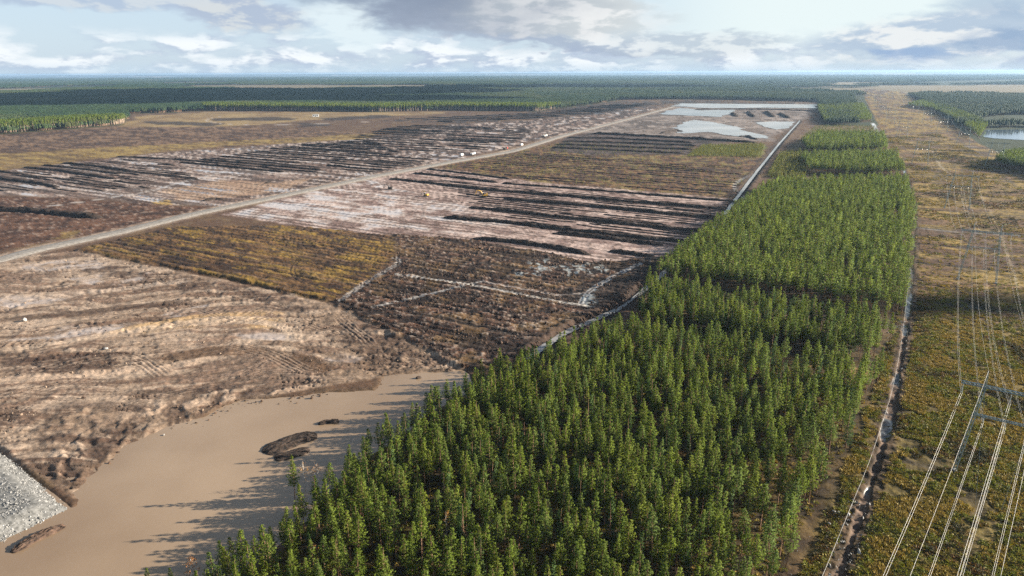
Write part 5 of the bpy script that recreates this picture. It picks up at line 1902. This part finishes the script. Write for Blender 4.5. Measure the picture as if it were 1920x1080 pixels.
# ------------------------------------------------------------------ machines and vehicles
def excavator(q, rz, label, swing=.6, paint='orange_paint', s=1.0):
    p_ = gp(*q)
    r = empty('excavator', (p_[0], p_[1], 0.0), rz)
    r.scale = (s, s, s)
    for sy in (-1, 1):
        m_ = MB()
        pr = [(-2.3, .15), (-1.9, 0), (1.9, 0), (2.3, .15), (2.45, .5), (2.2, .85), (1.8, 1.0), (-1.8, 1.0), (-2.2, .85), (-2.45, .5)]
        y0, y1 = sy * 1.45 - .4, sy * 1.45 + .4
        k = len(pr)
        m_.add([(x, y0, z) for x, z in pr] + [(x, y1, z) for x, z in pr], [tuple(range(k))[::-1], tuple(range(k, 2 * k))] + [(i, (i + 1) % k, k + (i + 1) % k, k + i) for i in range(k)])
        m_.build('track', M['black_rubber'], r)
    c, sn = math.cos(swing), math.sin(swing)
    rot = lambda x, y, z: (x * c - y * sn, x * sn + y * c, z)
    m_ = MB()
    m_.box(rot(-.6, 0, 1.75), (4.0, 2.9, 1.1), top=(.96, .94), rz=swing)
    m_.box(rot(-2.2, 0, 1.95), (1.1, 2.9, 1.5), top=(.8, .92), rz=swing)
    m_.build('body', M[paint], r)
    m_ = MB()
    m_.box(rot(.75, .9, 2.75), (1.7, 1.05, 1.7), top=(.82, .92), rz=swing)
    cb = m_.build('cab', M['glass'], r)
    m_ = MB()
    m_.box(rot(.75, .9, 3.66), (1.5, 1.05, .12), rz=swing)
    m_.build('roof', M['white_paint'], cb)
    m_ = MB()
    m_.tube([rot(1.1, -.3, 2.0), rot(2.6, -.3, 4.6), rot(4.6, -.3, 5.3), rot(6.2, -.3, 4.9)], [.34, .36, .30, .22], 4)
    m_.build('boom', M[paint], r)
    m_ = MB()
    m_.tube([rot(5.9, -.3, 5.3), rot(7.0, -.3, 2.3)], [.26, .18], 4)
    m_.build('arm', M[paint], r)
    m_ = MB()
    m_.box(rot(6.7, -.3, 1.6), (1.1, 1.5, 1.2), top=(.6, 1), rz=swing)
    m_.build('bucket', M['black_rubber'], r)
    tag(r, label, 'excavator')


def truck(q, rz, label, cabm='white_paint', bedm='orange_paint', s=1.0, cat='truck', name='dump_truck'):
    p_ = gp(*q)
    r = empty(name, (p_[0], p_[1], .1), rz)
    r.scale = (s, s, s)
    m_ = MB()
    m_.box((0, 0, 1.0), (8.2, 1.1, .45))
    m_.build('chassis', M['black_rubber'], r)
    m_ = MB()
    m_.box((3.2, 0, 2.15), (1.9, 2.4, 2.2), top=(.82, .95))
    cb = m_.build('cab', M[cabm], r)
    m_ = MB()
    m_.box((4.02, 0, 2.55), (.35, 2.1, .8), top=(.6, .95), shift=(-.15, 0))
    m_.build('windscreen', M['glass'], cb)
    m_ = MB()
    m_.box((-1.1, 0, 1.35), (5.6, 2.3, .2))
    for yy in (-1.2, 1.2):
        m_.box((-1.1, yy, 2.05), (5.8, .14, 1.4))
    m_.box((1.75, 0, 2.2), (.14, 2.5, 1.7))
    m_.box((-3.95, 0, 2.0), (.14, 2.5, 1.2))
    m_.build('bed', M[bedm], r)
    m_ = MB()
    m_.box((-1.1, 0, 2.2), (5.3, 2.2, 1.2), top=(.5, .4))
    m_.build('load', M['peat_brown'], r)
    for x in (3.0, -1.6, -3.0):
        for y in (-1.05, 1.05):
            m_ = MB()
            m_.tube([(x, y - .2, .55), (x, y + .2, .55)], .55, 10)
            m_.build('wheel', M['black_rubber'], r)
    tag(r, label, cat)


def van(q, rz, label, paint='white_paint', s=1.0):
    p_ = gp(*q)
    r = empty('van', (p_[0], p_[1], .1), rz)
    r.scale = (s, s, s)
    m_ = MB()
    m_.box((-.4, 0, 1.35), (4.4, 2.0, 1.9), top=(.96, .9))
    m_.box((2.2, 0, .95), (1.0, 1.95, 1.05), top=(.7, .92), shift=(-.15, 0))
    m_.build('body', M[paint], r)
    m_ = MB()
    m_.box((1.72, 0, 1.85), (.5, 1.75, .7), top=(.4, .9), shift=(-.2, 0))
    m_.build('windscreen', M['glass'], r)
    for x in (1.7, -1.7):
        for y in (-.9, .9):
            m_ = MB()
            m_.tube([(x, y - .12, .36), (x, y + .12, .36)], .36, 10)
            m_.build('wheel', M['black_rubber'], r)
    tag(r, label, 'van')


RD = math.atan2(*(ROAD[9] - ROAD[7])[::-1])
excavator((908, 369), R(160), 'excavator working at the left end of a broad peat windrow', .5, 'yellow_paint', 1.25)
excavator((799, 368), R(200), 'yellow machine standing on the pale mud between the road and the excavator', -1.0, 'yellow_paint', 1.0)
excavator((731, 355), R(20), 'dark muddy excavator parked near the road at the start of the windrows', 2.6, 'black_rubber', 1.0)
truck((948, 281), RD, 'dark red truck on the site road where it bends', 'red_paint', 'black_rubber', 1.3)
truck((887, 291), RD + .1, 'white dump truck on the shoulder left of the road', 'white_paint', 'white_paint', 1.3)
van((866, 292), RD, 'white van parked beside the road left of the white truck', s=1.4)
truck((1022, 257), RD, 'pale dump truck farthest along the site road', 'white_paint', 'concrete', 1.5)
van((978, 273), RD, 'small white van on the road between two trucks', s=1.4)


def cabin(q, rz, label, s=1.0):
    p_ = gp(*q)
    r = empty('site_cabin', (p_[0], p_[1], 0), rz)
    r.scale = (s, s, s)
    m_ = MB()
    m_.box((0, 0, 1.5), (8, 3, 2.8))
    m_.build('wall', M['white_paint'], r)
    m_ = MB()
    m_.box((0, 0, 3.0), (8.4, 3.4, .25), top=(.97, .9))
    m_.build('roof', M['concrete'], r)
    for x in (-2.4, 2.2):
        m_ = MB()
        m_.box((x, -1.51, 1.8), (1.3, .08, 1.0))
        m_.build('window', M['glass'], r)
    m_ = MB()
    m_.box((0, -1.51, 1.2), (.95, .08, 2.0))
    m_.build('door', M['steel'], r)
    tag(r, label, 'cabin')


cabin((592, 219), .2, 'white site cabin on the far golden ground in front of the forest', 2.2)

# ------------------------------------------------------------------ clouds (off to the sun side) that throw the shadows lying on the land
def cloud(c, size, seed, n=16):
    g = np.random.default_rng(seed)
    bm = bmesh.new()
    for i in range(n):
        u = g.uniform(-1, 1, 2) * .72
        rr_ = g.uniform(.28, .46) * min(size[0], size[1]) * (1 - .4 * np.linalg.norm(u))
        mt = Matrix.Translation((c[0] + u[0] * size[0], c[1] + u[1] * size[1], c[2] + g.uniform(0, .4) * size[2])) @ Matrix.Diagonal((rr_ * g.uniform(.9, 1.5), rr_ * g.uniform(.8, 1.3), size[2] * g.uniform(.6, 1.1), 1))
        bmesh.ops.create_icosphere(bm, subdivisions=3, radius=1.0, matrix=mt)
    me = bpy.data.meshes.new('cloud')
    bm.to_mesh(me)
    bm.free()
    co = np.zeros(len(me.vertices) * 3, np.float32)
    me.vertices.foreach_get('co', co)
    co = co.reshape(-1, 3)
    k = fbm(co[:, 0], co[:, 1] + co[:, 2], size[0] * .22, 3, seed) - .5
    co[:, 0] += k * size[0] * .25
    co[:, 1] += k * size[1] * .18
    co[:, 2] = np.maximum(co[:, 2], c[2])
    me.vertices.foreach_set('co', co.ravel())
    me.update()
    o = obj('cloud', me, M['white_paint'])
    tag(o, kind='structure')


def cloud_for(shadow_c, half, alt, thick, seed, n):
    k = alt / math.tan(SUN_EL)
    cloud((shadow_c[0] + math.sin(SUN_AZ) * k, shadow_c[1] + math.cos(SUN_AZ) * k, alt), (half[0], half[1], thick), seed, n)


cloud_for((-1500, 4000), (1650, 1350), 1000, 90, 1, 60)
cloud_for((-2050, 2850), (900, 420), 1000, 60, 4, 40)
cloud_for((350, 5600), (1500, 700), 1100, 90, 2, 50)
cloud_for((262, 346), (75, 22), 700, 12, 3, 30)


# ------------------------------------------------------------------ haze
m_ = MB()
m_.box((0, 14000, 62), (60000, 40000, 128))
hz_m = bpy.data.materials.new('air')
hz_m.use_nodes = True
nt = hz_m.node_tree
for nd_ in list(nt.nodes):
    if nd_.type == 'BSDF_PRINCIPLED':
        nt.nodes.remove(nd_)
pv = nt.nodes.new('ShaderNodeVolumePrincipled')
pv.inputs['Color'].default_value = (0.46, 0.70, 1.0, 1.0)
pv.inputs['Density'].default_value = 3.6e-5
pv.inputs['Anisotropy'].default_value = 0.2
nt.links.new(pv.outputs[0], nt.nodes['Material Output'].inputs['Volume'])
o = m_.build('haze', hz_m)
tag(o, 'pale blue haze filling the air over the land', 'haze', kind='stuff')
